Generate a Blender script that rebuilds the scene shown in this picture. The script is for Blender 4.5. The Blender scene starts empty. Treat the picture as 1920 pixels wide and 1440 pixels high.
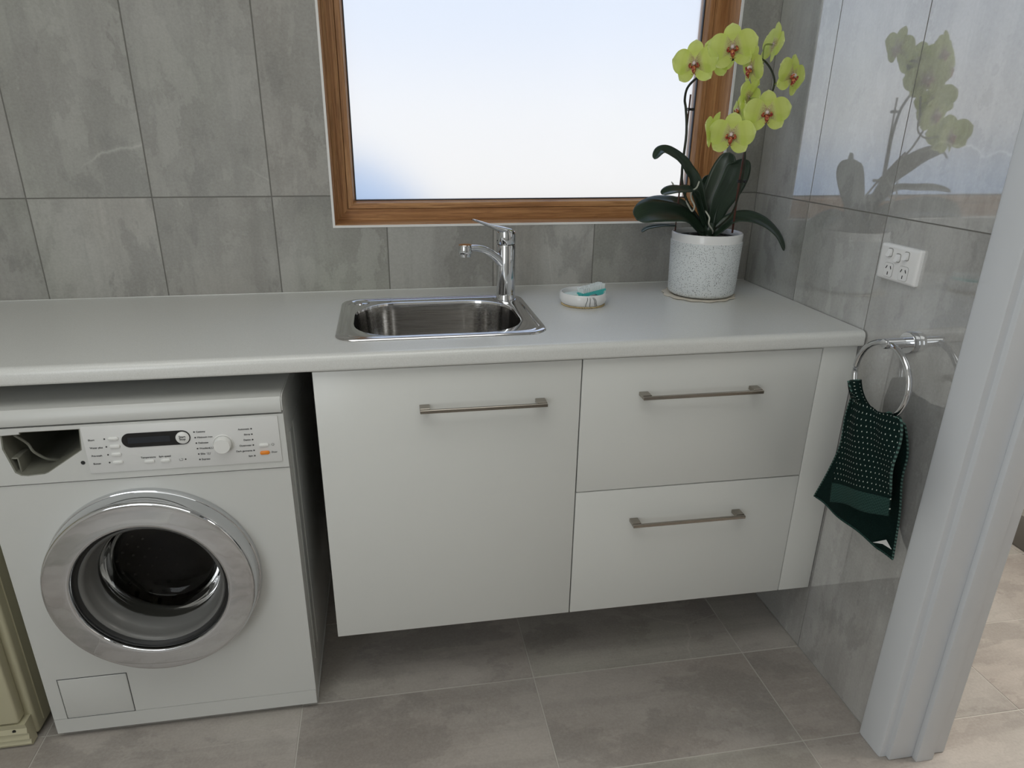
import bpy, bmesh, math, random
from mathutils import Vector, Matrix
random.seed(7)
S = bpy.context.scene
C = S.collection
PI = math.pi
V = Vector

# ------------------------------------------------------------------ camera, world, sun, hall lamp, fill lights, exposure
F_PX = 1284.19
CAM = V((-1.1053, -1.9701, 1.3784))
RT = V((0.98639894, -0.16421857, 0.00702739))
UP = V((0.05364893, 0.36207217, 0.93060493))
FW = V((0.15536703, 0.91757071, -0.36595776))
PX, PY = -21.93, 20.97
cd = bpy.data.cameras.new('camera')
cam = bpy.data.objects.new('camera', cd)
C.objects.link(cam)
cam.matrix_world = Matrix(((RT.x, UP.x, -FW.x, CAM.x), (RT.y, UP.y, -FW.y, CAM.y), (RT.z, UP.z, -FW.z, CAM.z), (0, 0, 0, 1)))
cd.sensor_width = 36
cd.lens = F_PX * 36 / 1920
cd.shift_x = -PX / 1920
cd.shift_y = PY / 1920
cd.clip_start = .02
S.camera = cam

S.view_settings.view_transform = 'Standard'
S.view_settings.look = 'None'
S.view_settings.gamma = 1
S.view_settings.use_curve_mapping = False
S.view_settings.exposure = 0.0

W = bpy.data.worlds.new('sky')
S.world = W
W.use_nodes = True
wn = W.node_tree
wn.nodes.clear()
w_out = wn.nodes.new('ShaderNodeOutputWorld')
w_bg = wn.nodes.new('ShaderNodeBackground')
w_tc = wn.nodes.new('ShaderNodeTexCoord')
w_sep = wn.nodes.new('ShaderNodeSeparateXYZ')
w_map = wn.nodes.new('ShaderNodeMapRange')
w_map.inputs['From Min'].default_value = -1
w_map.inputs['From Max'].default_value = 1
w_ramp = wn.nodes.new('ShaderNodeValToRGB')
wn.links.new(w_tc.outputs['Generated'], w_sep.inputs[0])
wn.links.new(w_sep.outputs['Z'], w_map.inputs['Value'])
wn.links.new(w_map.outputs[0], w_ramp.inputs[0])
wn.links.new(w_ramp.outputs[0], w_bg.inputs['Color'])
wn.links.new(w_bg.outputs[0], w_out.inputs['Surface'])
w_bg.inputs['Strength'].default_value = 1.27
cr = w_ramp.color_ramp
for i, (p, c) in enumerate([(0.0, (.50, .50, .50)), (.40, (.66, .65, .63)), (.455, (.87, .84, .79)), (.51, (.86, .855, .84)),
                            (.56, (.74, .79, .87)), (.66, (.66, .74, .86)), (1.0, (.50, .64, .90))]):
    e = cr.elements[i] if i < 2 else cr.elements.new(p)
    e.position = p
    e.color = (*c, 1)

def area_light(name, loc, d, sx, sy, power, col):
    l = bpy.data.lights.new(name, 'AREA')
    l.shape = 'RECTANGLE'
    l.size = sx
    l.size_y = sy
    l.energy = power
    l.color = col
    o = bpy.data.objects.new(name, l)
    C.objects.link(o)
    o.location = loc
    o.rotation_euler = V(d).to_track_quat('-Z', 'Y').to_euler()
    return o


area_light('overhead_fill_light', (-1.45, -1.5, 2.37), (0, 0, -1), 1.9, 1.0, 11, (.985, 1, .96))  # added overhead fill for counter and floor, no fixture modelled
area_light('left_fill_light', (-2.35, -3.05, 1.3), (1, .72, -.06), 1.2, 1.7, 20, (.92, .97, 1.0))  # added fill from front left to lift the right wall, no opening there
area_light('hall_ceiling_lamp', (.85, -1.0, 2.36), (0, 0, -1), .6, .6, 34, (1, .95, .88))


def at(px, py, axis, val):
    """point of the plane axis = val that the survey of the photograph gives for a picture point"""
    d = RT * ((px - 960 - PX) / F_PX) - UP * ((py - 720 - PY) / F_PX) + FW
    i = 'xyz'.index(axis)
    return CAM + d * ((val - CAM[i]) / d[i])


# ------------------------------------------------------------------ materials
def mat(name, col=(.5, .5, .5), rough=.5, metal=0, spec=.5, **kw):
    m = bpy.data.materials.new(name)
    m.use_nodes = True
    b = m.node_tree.nodes['Principled BSDF']
    b.inputs['Base Color'].default_value = (*col, 1)
    b.inputs['Roughness'].default_value = rough
    b.inputs['Metallic'].default_value = metal
    b.inputs['Specular IOR Level'].default_value = spec
    for k, v in kw.items():
        b.inputs[k.replace('_', ' ')].default_value = v
    return m


class N:
    """node helper"""
    def __init__(self, m):
        self.t = m.node_tree
        self.b = self.t.nodes.get('Principled BSDF')

    def n(self, kind, **kw):
        x = self.t.nodes.new('ShaderNode' + kind)
        for k, v in kw.items():
            if hasattr(x, k) and k not in x.inputs:
                setattr(x, k, v)
            else:
                x.inputs[k.replace('_', ' ')].default_value = v
        return x

    def l(self, a, b):
        self.t.links.new(a, b)

    def coord(self, kind='Object', scale=(1, 1, 1), rand=0):
        tc = self.n('TexCoord')
        mp = self.n('Mapping')
        mp.inputs['Scale'].default_value = scale
        self.l(tc.outputs[kind], mp.inputs['Vector'])
        if rand:
            oi = self.n('ObjectInfo')
            vm = self.n('VectorMath', operation='SCALE')
            cv = self.n('CombineXYZ')
            for i, f in enumerate((1.0, 1.73, 2.31)):
                mm = self.n('Math', operation='MULTIPLY')
                mm.inputs[1].default_value = f * rand
                self.l(oi.outputs['Random'], mm.inputs[0])
                self.l(mm.outputs[0], cv.inputs[i])
            self.l(cv.outputs[0], mp.inputs['Location'])
        return mp.outputs[0]

    def noise(self, vec, scale, detail=4, rough=.55, dist=0):
        x = self.n('TexNoise')
        x.inputs['Scale'].default_value = scale
        x.inputs['Detail'].default_value = detail
        x.inputs['Roughness'].default_value = rough
        x.inputs['Distortion'].default_value = dist
        self.l(vec, x.inputs['Vector'])
        return x.outputs['Fac']

    def ramp(self, fac, stops, interp='LINEAR'):
        x = self.n('ValToRGB')
        x.color_ramp.interpolation = interp
        for i, (p, c) in enumerate(stops):
            e = x.color_ramp.elements[i] if i < 2 else x.color_ramp.elements.new(p)
            e.position = p
            e.color = (*c, 1) if len(c) == 3 else c
        self.l(fac, x.inputs[0])
        return x.outputs[0]

    def mix(self, fac, a, b, mode='MIX'):
        x = self.n('MixRGB', blend_type=mode)
        for s, v in ((0, fac), (1, a), (2, b)):
            if isinstance(v, (int, float)):
                x.inputs[s].default_value = v
            elif isinstance(v, tuple):
                x.inputs[s].default_value = (*v, 1)
            else:
                self.l(v, x.inputs[s])
        return x.outputs[0]

    def bump(self, h, strength=.1, dist=.01):
        x = self.n('Bump')
        x.inputs['Strength'].default_value = strength
        x.inputs['Distance'].default_value = dist
        self.l(h, x.inputs['Height'])
        self.l(x.outputs[0], self.b.inputs['Normal'])


def g(v):
    return (v, v, v)


def tile_mat(name, dark, light, rough, vein, spec=.5, stretch=(1, 1, .55), coat=0, coat_ior=2.6, coat_rough=.035):
    m = mat(name, light, rough, 0, spec)
    q = N(m)
    v = q.coord('Object', stretch, rand=37)
    mid = tuple((a * .5 + b * .5) for a, b in zip(dark, light))
    big = q.noise(v, 3.0, 8, .62, .1)
    col = q.ramp(big, [(.36, dark), (.49, mid), (.60, light)])
    # cloud banks with ragged edges, a shade darker or lighter
    blot = q.noise(v, 4.6, 11, .68, .2)
    col = q.mix(q.ramp(blot, [(.395, g(.55)), (.435, g(.34)), (.450, g(.06)), (.47, g(0))]), col, tuple(x * .66 for x in mid))
    col = q.mix(q.ramp(blot, [(.535, g(0)), (.548, g(.34)), (.62, g(.5))]), col, tuple(min(1, x * 1.14) for x in light))
    # drawn-out streaks
    st = q.noise(q.coord('Object', (11, 11, .8) if stretch[2] < 1 else (.8, 11, 11), rand=11), 1.6, 5, .6)
    col = q.mix(q.ramp(st, [(.50, g(0)), (.62, g(.34))]), col, tuple(x * .76 for x in mid))
    # warm and green-grey casts
    hue = q.noise(q.coord('Object', stretch, rand=23), 1.7, 3, .5)
    col = q.mix(q.ramp(hue, [(.35, g(.5)), (.5, g(0))]), col, q.mix(1.0, col, (1.03, .985, .96), 'MULTIPLY'))
    col = q.mix(q.ramp(hue, [(.52, g(0)), (.68, g(.6))]), col, q.mix(1.0, col, (.97, 1.02, .95), 'MULTIPLY'))
    # each tile its own tone
    oi = q.n('ObjectInfo')
    col = q.mix(1.0, col, q.ramp(oi.outputs['Random'], [(0, g(.92)), (1, g(1.06))]), 'MULTIPLY')
    # hairline veins
    vo = q.n('TexVoronoi', feature='DISTANCE_TO_EDGE')
    vo.inputs['Scale'].default_value = 2.3
    dn = q.n('TexNoise')
    dn.inputs['Scale'].default_value = 7
    dn.inputs['Detail'].default_value = 5
    q.l(v, dn.inputs['Vector'])
    va = q.mix(.05, v, dn.outputs['Color'])
    q.l(va, vo.inputs['Vector'])
    vm_ = q.ramp(vo.outputs['Distance'], [(0, g(.6)), (.0025, g(.3)), (.005, g(0))])
    gate = q.ramp(q.noise(v, 2.6, 2), [(.54, g(0)), (.62, g(vein))])
    col = q.mix(q.mix(1.0, vm_, gate, 'MULTIPLY'), col, tuple(min(1, x * 1.5) for x in light))
    fine = q.noise(q.coord('Object', (1, 1, 1), rand=5), 160, 3, .6)
    col = q.mix(.09, col, q.ramp(fine, [(.3, g(.05)), (.7, g(.6))]))
    q.l(col, q.b.inputs['Base Color'])
    rr = q.ramp(blot, [(.3, g(rough * .85)), (.8, g(min(1, rough * 1.3)))])
    q.b.inputs['Coat Weight'].default_value = coat
    q.b.inputs['Coat Roughness'].default_value = coat_rough
    q.b.inputs['Coat IOR'].default_value = coat_ior
    q.l(rr, q.b.inputs['Roughness'])
    return m


M = {}
M['lit_right_tile'] = tile_mat('grey_porcelain_tile_lit', (.350, .345, .330), (.53, .53, .52), .45, .7, .2, (1, 1, .55), 1.0, 2.8)  # right wall: same tile as the back, colour lightened in place of window light
M['floor_tile'] = tile_mat('taupe_porcelain_floor_tile', (.325, .292, .265), (.425, .392, .360), .42, .5, .4, (.6, 1, 1))
M['back_tile'] = tile_mat('grey_honed_wall_tile', (.300, .292, .268), (.425, .418, .392), .42, .7, .35, (1, 1, .55), 0)
M['grout'] = mat('grey_grout', (.19, .185, .17), .9)
M['floor_grout'] = mat('pale_grout', (.52, .50, .46), .9)
M['plaster'] = mat('white_plaster', (.78, .77, .74), .7)
M['trim_white'] = mat('white_satin_paint', (.64, .66, .69), .35)
M['edge_trim'] = mat('white_aluminium_trim', (.85, .84, .82), .3)
M['gloss_white'] = mat('white_laminate_front', (.70, .705, .68), .27)
M['carcass'] = mat('white_melamine', (.70, .70, .68), .5)
M['chrome'] = mat('polished_chrome', (.66, .67, .69), .05, 1)
M['nickel'] = mat('brushed_nickel', (.36, .33, .29), .25, 1)
M['enamel'] = mat('white_enamel', (.62, .625, .605), .28)
M['white_plastic'] = mat('white_plastic', (.72, .72, .71), .35)
M['button'] = mat('pale_button_plastic', (.78, .78, .76), .3)
M['black_gloss'] = mat('black_gloss_plastic', (.008, .008, .009), .15)
M['screen'] = mat('dark_blue_display', (.018, .022, .03), .15)
M['orange'] = mat('orange_plastic', (.85, .26, .02), .35)
M['ink'] = mat('dark_grey_print', (.05, .05, .05), .6)
M['cavity'] = mat('olive_grey_plastic', (.20, .20, .165), .45)
M['black_rubber'] = mat('black_rubber', (.012, .012, .012), .5)
M['grey_rubber'] = mat('grey_rubber', (.30, .30, .29), .45)
M['drum'] = mat('drum_steel', (.22, .21, .19), .25, 1)
M['cream'] = mat('aged_cream_enamel', (.52, .49, .34), .4)
M['ceramic'] = mat('white_glazed_ceramic', (.80, .80, .80), .15)
M['gold'] = mat('gold_beads', (.62, .48, .25), .35, .7)
M['outlet_white'] = mat('white_outlet_plastic', (.82, .82, .82), .25)
M['soil'] = mat('dark_bark_mix', (.03, .022, .015), .9)
M['aluminium'] = mat('dark_window_gasket', (.02, .022, .03), .5)

m = M['steel'] = mat('brushed_stainless_steel', (.60, .58, .56), .15, 1)
q = N(m)
v = q.coord('Object', (1.5, 60, 60))
q.l(q.ramp(q.noise(v, 6, 4, .6), [(.3, g(.08)), (.7, g(.20))]), q.b.inputs['Roughness'])
q.l(q.ramp(q.noise(v, 5, 4, .6), [(.3, (.50, .485, .465)), (.7, (.70, .69, .68))]), q.b.inputs['Base Color'])

M['rim_steel'] = mat('polished_stainless_steel', (.74, .74, .75), .07, 1)
m = M['counter'] = mat('off_white_laminate_worktop', (.60, .60, .575), .30, 0, .9)
q = N(m)
v = q.coord()
c = q.ramp(q.noise(v, 420, 2, .5), [(.32, (.67, .675, .65)), (.5, (.70, .705, .685)), (.7, (.73, .735, .715))])
c = q.mix(q.ramp(q.noise(v, 260, 1), [(.66, g(0)), (.72, g(.25))]), c, (.60, .60, .575))
q.l(c, q.b.inputs['Base Color'])

def wood(name, axis):
    m = mat(name, (.4, .2, .09), .42)
    q = N(m)
    sc = {'x': (1.0, 26, 26), 'z': (26, 26, 1.0)}[axis]
    v = q.coord('Object', sc, rand=9)
    n1 = q.noise(v, 1.5, 6, .62, 1.2)
    c = q.ramp(n1, [(.28, (.27, .12, .044)), (.46, (.46, .23, .092)), (.60, (.58, .32, .14)), (.78, (.68, .42, .21))])
    v2 = q.coord('Object', tuple(s * 3.2 for s in sc), rand=4)
    n2 = q.noise(v2, 3.2, 3, .7)
    c = q.mix(q.ramp(n2, [(.40, g(.55)), (.52, g(0))]), c, (.23, .098, .036))
    q.l(c, q.b.inputs['Base Color'])
    q.bump(n2, .12, .002)
    return m


M['wood_x'] = wood('golden_oak_along_x', 'x')
M['wood_z'] = wood('golden_oak_along_z', 'z')

# frosted glazing: clear share, blurring share, milky share
m = M['frosted'] = bpy.data.materials.new('frosted_glass')
m.use_nodes = True
nt = m.node_tree
nt.nodes.clear()
q = N(m)
o_ = q.n('OutputMaterial')
tr = q.n('BsdfTransparent')
tr.inputs[0].default_value = (.97, .98, 1, 1)
rf = q.n('BsdfRefraction')
rf.inputs['Roughness'].default_value = .34
rf.inputs['IOR'].default_value = 1.25
rf.inputs['Color'].default_value = (.97, .98, 1, 1)
tl = q.n('BsdfTranslucent')
tl.inputs[0].default_value = (.9, .9, .9, 1)
gl = q.n('BsdfGlossy')
gl.inputs['Roughness'].default_value = .2
mx1 = q.n('MixShader')
mx1.inputs[0].default_value = .88
mx2 = q.n('MixShader')
mx2.inputs[0].default_value = .08
mx3 = q.n('MixShader')
mx3.inputs[0].default_value = .03
q.l(tr.outputs[0], mx1.inputs[1])
q.l(rf.outputs[0], mx1.inputs[2])
q.l(mx1.outputs[0], mx2.inputs[1])
q.l(tl.outputs[0], mx2.inputs[2])
q.l(mx2.outputs[0], mx3.inputs[1])
q.l(gl.outputs[0], mx3.inputs[2])
q.l(mx3.outputs[0], o_.inputs[0])

# tinted porthole glass: clear with fresnel reflection
m = M['porthole'] = bpy.data.materials.new('smoked_porthole_glass')
m.use_nodes = True
m.node_tree.nodes.clear()
q = N(m)
o_ = q.n('OutputMaterial')
tr = q.n('BsdfTransparent')
tr.inputs[0].default_value = (.50, .50, .48, 1)
gl = q.n('BsdfGlossy')
gl.inputs['Roughness'].default_value = .04
fr = q.n('Fresnel')
fr.inputs['IOR'].default_value = 1.28
mx = q.n('MixShader')
q.l(fr.outputs[0], mx.inputs[0])
q.l(tr.outputs[0], mx.inputs[1])
q.l(gl.outputs[0], mx.inputs[2])
q.l(mx.outputs[0], o_.inputs[0])

m = M['speckle'] = mat('speckled_stoneware', (.70, .73, .74), .45)
q = N(m)
v = q.coord()
vo = q.n('TexVoronoi')
vo.inputs['Scale'].default_value = 340
q.l(v, vo.inputs['Vector'])
dot = q.ramp(vo.outputs['Distance'], [(.24, g(1)), (.38, g(0))])
gate = q.ramp(vo.outputs['Color'], [(.45, g(0)), (.50, g(1))])
fac = q.mix(1.0, dot, gate, 'MULTIPLY')
c = q.mix(fac, (.70, .73, .74), (.07, .075, .08))
q.l(c, q.b.inputs['Base Color'])

m = M['petal'] = mat('yellow_green_petal', (.60, .66, .12), .5, 0, .25)
q = N(m)
uv = q.n('UVMap')
sp = q.n('SeparateXYZ')
q.l(uv.outputs[0], sp.inputs[0])
base = q.ramp(sp.outputs['X'], [(0, (.86, .76, .70)), (.15, (.78, .78, .42)), (.40, (.72, .80, .22)), (.85, (.78, .86, .30)), (1, (.86, .90, .50))])
sp2 = q.noise(q.coord('Object', (1, 1, 1)), 900, 2)
sf = q.mix(1.0, q.ramp(sp2, [(.47, g(0)), (.56, g(.85))]), q.ramp(sp.outputs['X'], [(.14, g(1)), (.34, g(0))]), 'MULTIPLY')
base = q.mix(sf, base, (.36, .10, .14))
vn = q.n('TexWave')
vn.inputs['Scale'].default_value = 3.0
vn.inputs['Distortion'].default_value = 2
mpv = q.n('Mapping')
mpv.inputs['Scale'].default_value = (.3, 3, 1)
q.l(uv.outputs[0], mpv.inputs[0])
q.l(mpv.outputs[0], vn.inputs[0])
base = q.mix(q.ramp(vn.outputs['Fac'], [(.55, g(0)), (1, g(.22))]), base, (.64, .72, .17))
q.l(base, q.b.inputs['Base Color'])
tl = q.n('BsdfTranslucent')
q.l(q.mix(1.0, base, (1.05, 1.08, .6), 'MULTIPLY'), tl.inputs[0])
mx = q.n('MixShader')
mx.inputs[0].default_value = .45
out = [n for n in q.t.nodes if n.type == 'OUTPUT_MATERIAL'][0]
q.l(q.b.outputs[0], mx.inputs[1])
q.l(tl.outputs[0], mx.inputs[2])
q.l(mx.outputs[0], out.inputs[0])

m = M['lip'] = mat('dark_red_orchid_lip', (.38, .06, .03), .4)
q = N(m)
c = q.ramp(q.noise(q.coord(), 320, 2), [(.38, (.22, .02, .025)), (.52, (.40, .06, .03)), (.66, (.75, .40, .12))])
q.l(c, q.b.inputs['Base Color'])
M['column'] = mat('pinkish_white_column', (.78, .66, .64), .5)
m = M['leaf'] = mat('dark_orchid_leaf', (.035, .06, .035), .32, 0, .5)
q = N(m)
uv = q.n('UVMap')
sp = q.n('SeparateXYZ')
q.l(uv.outputs[0], sp.inputs[0])
c = q.ramp(q.noise(q.coord('UV', (1.5, 22, 1)), 2, 3), [(.3, (.014, .028, .017)), (.7, (.033, .058, .036))])
c = q.mix(q.ramp(sp.outputs['Y'], [(.46, g(0)), (.495, g(.5)), (.505, g(.5)), (.54, g(0))]), c, (.015, .03, .018))
q.l(c, q.b.inputs['Base Color'])
M['stem'] = mat('dark_green_stem', (.025, .03, .018), .45)
M['pedicel'] = mat('olive_pedicel', (.28, .33, .10), .5)
M['stake'] = mat('brown_bamboo_stake', (.10, .038, .028), .5)
M['clip'] = mat('black_plant_clip', (.012, .012, .014), .4)
M['root'] = mat('silvery_aerial_root', (.55, .56, .48), .6)
m = M['lace'] = mat('cream_lace', (.74, .68, .58), .8)
M['teal'] = mat('teal_brush_plastic', (.08, .52, .50), .25, 0, .5)
M['bristle'] = mat('white_bristles', (.80, .85, .84), .7)
M['soap'] = mat('pale_mint_soap', (.66, .78, .74), .45)
m = M['towel'] = mat('dark_green_terry', (.010, .030, .026), .95, 0, .1)
q = N(m)
uv = q.n('UVMap')
wv = q.n('Mapping')
wv.inputs['Scale'].default_value = (17, 58, 1)
q.l(uv.outputs[0], wv.inputs[0])
sp = q.n('SeparateXYZ')
q.l(wv.outputs[0], sp.inputs[0])


def mth(op, a, b=None):
    x = q.n('Math', operation=op)
    for i, s in enumerate((a, b)):
        if s is None:
            continue
        if isinstance(s, (int, float)):
            x.inputs[i].default_value = s
        else:
            q.l(s, x.inputs[i])
    return x.outputs[0]


row = mth('FLOOR', sp.outputs['Y'])
off = mth('MULTIPLY', mth('MODULO', row, 2), .5)
fx = mth('SUBTRACT', mth('FRACT', mth('ADD', sp.outputs['X'], off)), .5)
fy = mth('SUBTRACT', mth('FRACT', sp.outputs['Y']), .5)
dd = mth('ADD', mth('POWER', mth('DIVIDE', fx, .095), 2), mth('POWER', mth('DIVIDE', fy, .13), 2))
dotm = mth('MULTIPLY', mth('LESS_THAN', dd, 1.0), mth('LESS_THAN', sp.outputs['Y'], 27.5))
fz = q.noise(q.coord(), 700, 2)
cc = q.mix(dotm, q.ramp(fz, [(.3, (.003, .010, .009)), (.7, (.009, .027, .023))]), (.62, .68, .62))
q.l(cc, q.b.inputs['Base Color'])
q.bump(fz, .6, .004)
m = M['towel_hem'] = mat('green_woven_hem', (.03, .085, .072), .85, 0, .2)
q = N(m)
ck = q.n('TexChecker')
ck.inputs['Scale'].default_value = 260
ck.inputs['Color1'].default_value = (.012, .036, .031, 1)
ck.inputs['Color2'].default_value = (.024, .062, .053, 1)
q.l(q.coord(), ck.inputs[0])
q.l(ck.outputs[0], q.b.inputs['Base Color'])
m = M['stitch'] = mat('striped_edge_stitching', (.1, .2, .17), .9)
q = N(m)
wv = q.n('TexWave', bands_direction='Z')
wv.inputs['Scale'].default_value = 38
q.l(q.coord(), wv.inputs[0])
q.l(q.ramp(wv.outputs['Fac'], [(.5, (.008, .024, .021)), (.62, (.085, .17, .145))]), q.b.inputs['Base Color'])


# ------------------------------------------------------------------ mesh helpers
def link(name, me, material=None, parent=None, smooth=35):
    o = bpy.data.objects.new(name, me)
    C.objects.link(o)
    if material and not me.materials:
        me.materials.append(M[material] if isinstance(material, str) else material)
    if smooth:
        me.shade_smooth()
        me.set_sharp_from_angle(angle=math.radians(smooth))
    if parent:
        o.parent = parent
        o.matrix_parent_inverse = Matrix.Translation(-wloc(parent))
    return o


def wloc(o):
    p = V(o.location)
    while o.parent:
        # children carry identity world transforms except moved ones, which are never parents here
        p = p + V(o.parent.location) + o.matrix_parent_inverse.to_translation()
        o = o.parent
    return p


def obj(name, bm, material=None, parent=None, smooth=35):
    bmesh.ops.recalc_face_normals(bm, faces=bm.faces)
    me = bpy.data.meshes.new(name)
    bm.to_mesh(me)
    bm.free()
    return link(name, me, material, parent, smooth)


def thing(name, label, cat, loc, group=None):
    o = bpy.data.objects.new(name, None)
    o.empty_display_size = .05
    C.objects.link(o)
    o.location = loc
    o['label'] = label
    o['category'] = cat
    if group:
        o['group'] = group
    return o


def tag(o, label, cat, group=None):
    o['label'] = label
    o['category'] = cat
    if group:
        o['group'] = group
    return o


def struct(o):
    o['kind'] = 'structure'
    return o


def box(bm, lo, hi, bev=0, seg=2):
    r = bmesh.ops.create_cube(bm, size=1)
    vs = r['verts']
    lo, hi = V(lo), V(hi)
    for v in vs:
        v.co = V(((lo[i] + hi[i]) / 2 + v.co[i] * (hi[i] - lo[i])) for i in range(3))
    if bev:
        es = {e for v in vs for e in v.link_edges}
        bmesh.ops.bevel(bm, geom=list(es), offset=bev, segments=seg, profile=.5, affect='EDGES')


def bx(lo, hi, bev=0, seg=2):
    bm = bmesh.new()
    box(bm, lo, hi, bev, seg)
    return bm


def loops(bm, rings, closed=True, cap0=False, cap1=False):
    """bridge successive rings of points"""
    vr = [[bm.verts.new(p) for p in r] for r in rings]
    n = len(vr[0])
    for a, b in zip(vr, vr[1:]):
        for i in range(n if closed else n - 1):
            j = (i + 1) % n
            bm.faces.new((a[i], a[j], b[j], b[i]))
    if cap0:
        bm.faces.new(vr[0][::-1])
    if cap1:
        bm.faces.new(vr[-1])
    return vr


def lathe(bm, prof, origin=(0, 0, 0), axis='z', n=48, cap0=False, cap1=False):
    """prof: (radius, height) along the axis"""
    o = V(origin)
    rings = []
    for r, h in prof:
        ring = []
        for k in range(n):
            a = 2 * PI * k / n
            c, s = r * math.cos(a), r * math.sin(a)
            ring.append(o + (V((c, s, h)) if axis == 'z' else V((c, h, s)) if axis == 'y' else V((h, c, s))))
        rings.append(ring)
    return loops(bm, rings, True, cap0, cap1)


def frame_of(t, hint=V((0, 0, 1))):
    t = t.normalized()
    s = t.cross(hint)
    if s.length < 1e-4:
        s = t.cross(V((1, 0, 0)))
    s.normalize()
    return s, s.cross(t).normalized()


def tube(bm, pts, r, n=10, cap=True, closed=False):
    pts = [V(p) for p in pts]
    rs = r if isinstance(r, (list, tuple)) else [r] * len(pts)
    rings = []
    m_ = len(pts)
    prev = None
    for i, p in enumerate(pts):
        if closed:
            t = pts[(i + 1) % m_] - pts[i - 1]
        else:
            t = pts[min(i + 1, m_ - 1)] - pts[max(i - 1, 0)]
        t.normalize()
        if prev is None:
            s, u = frame_of(t)
        else:
            s = prev - t * prev.dot(t)
            s.normalize()
            u = t.cross(s)
        prev = s
        rings.append([p + (s * math.cos(2 * PI * k / n) + u * math.sin(2 * PI * k / n)) * rs[i] for k in range(n)])
    if closed:
        rings.append(rings[0])
    loops(bm, rings, True, cap and not closed, cap and not closed)
    if closed:
        bmesh.ops.remove_doubles(bm, verts=bm.verts, dist=1e-6)


def spline(pts, sub=8):
    pts = [V(p) for p in pts]
    out_ = []
    for i in range(len(pts) - 1):
        p0, p1, p2, p3 = pts[max(i - 1, 0)], pts[i], pts[i + 1], pts[min(i + 2, len(pts) - 1)]
        for k in range(sub):
            t = k / sub
            out_.append(.5 * ((2 * p1) + (p2 - p0) * t + (2 * p0 - 5 * p1 + 4 * p2 - p3) * t * t + (3 * p1 - p0 - 3 * p2 + p3) * t ** 3))
    out_.append(pts[-1])
    return out_


def prism(bm, poly, axis, a, b):
    """extrude a 2d polygon (in the two other axes, in xyz order) from a to b along axis"""
    def P(u, v, w):
        return {'x': V((w, u, v)), 'y': V((u, w, v)), 'z': V((u, v, w))}[axis]
    loops(bm, [[P(u, v, a) for u, v in poly], [P(u, v, b) for u, v in poly]], True, True, True)


def plate(bm, outer, holes, axis, a, b):
    """flat plate with holes"""
    def P(uv, w):
        u, v = uv
        return {'x': V((w, u, v)), 'y': V((u, w, v)), 'z': V((u, v, w))}[axis]
    es = []
    walls = []
    for poly in [outer] + holes:
        vs = [bm.verts.new(P(p, a)) for p in poly]
        for i in range(len(vs)):
            es.append(bm.edges.new((vs[i], vs[(i + 1) % len(vs)])))
    r = bmesh.ops.triangle_fill(bm, use_beauty=True, use_dissolve=False, edges=es)
    fs = [x for x in r['geom'] if isinstance(x, bmesh.types.BMFace)]
    ex = bmesh.ops.extrude_face_region(bm, geom=fs)
    i = 'xyz'.index(axis)
    for x in ex['geom']:
        if isinstance(x, bmesh.types.BMVert):
            x.co[i] = b


def rrect(x0, x1, y0, y1, r, n=8):
    out_ = []
    for cx, cy, a0 in ((x1 - r, y1 - r, 0), (x0 + r, y1 - r, 90), (x0 + r, y0 + r, 180), (x1 - r, y0 + r, 270)):
        for k in range(n + 1):
            a = math.radians(a0 + 90 * k / n)
            out_.append((cx + r * math.cos(a), cy + r * math.sin(a)))
    return out_


def circle(cx, cy, r, n=48):
    return [(cx + r * math.cos(2 * PI * k / n), cy + r * math.sin(2 * PI * k / n)) for k in range(n)]


def text_into(bm, s, size, pos, align='LEFT', flip=None, depth=.0003):
    """lettering as flat print; flip: 3x3 matrix of the surface it lies on (default the -y face)"""
    cu = bpy.data.curves.new('lettering', 'FONT')
    cu.body = s
    cu.size = size
    cu.align_x = align
    cu.align_y = 'CENTER'
    cu.extrude = depth
    cu.space_line = .8
    o = bpy.data.objects.new('lettering', cu)
    C.objects.link(o)
    bpy.context.view_layer.update()
    me = bpy.data.meshes.new_from_object(o.evaluated_get(bpy.context.evaluated_depsgraph_get()))
    mtx = Matrix.Translation(V(pos)) @ (flip or Matrix.Rotation(PI / 2, 3, 'X')).to_4x4()
    me.transform(mtx)
    bm.from_mesh(me)
    bpy.data.objects.remove(o)
    bpy.data.curves.remove(cu)
    bpy.data.meshes.remove(me)


# ------------------------------------------------------------------ room shell
ZC = .9365          # worktop height
ROOM_L, ROOM_F, ROOM_H = -2.75, -3.25, 2.4
WX0, WX1, WZ0, WZ1 = -1.2365, -.118, 1.119, 2.1   # window opening
JZ = 1.1985         # horizontal tile joint
T = .2998
XJ = [-1.395 + T * k for k in range(-4, 5)]
cols = [ROOM_L] + [x for x in XJ if x > ROOM_L + .02] + [0]

bm = bmesh.new()
plate(bm, [(ROOM_L - .12, 0), (.14, 0), (.14, ROOM_H), (ROOM_L - .12, ROOM_H)],
      [[(WX0, WZ0), (WX1, WZ0), (WX1, WZ1), (WX0, WZ1)]], 'y', .0012, .15)
wall_back = struct(obj('wall_back', bm, 'grout', smooth=0))
wall_back['label'] = 'back wall clad in grey stone-look tiles'


def tile_poly(poly, axis, a, b, parent, material, bev=.0007):
    bm = bmesh.new()
    prism(bm, poly, axis, a, b)
    lo = min(a, b, key=lambda t: abs(t - FACE[axis]))
    i = 'xyz'.index(axis)
    es = [e for e in bm.edges if all(abs(v.co[i] - FACE[axis]) < 1e-6 for v in e.verts)]
    if bev:
        bmesh.ops.bevel(bm, geom=es, offset=bev, segments=1, affect='EDGES')
    return obj('tile', bm, material, parent, smooth=0)


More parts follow.
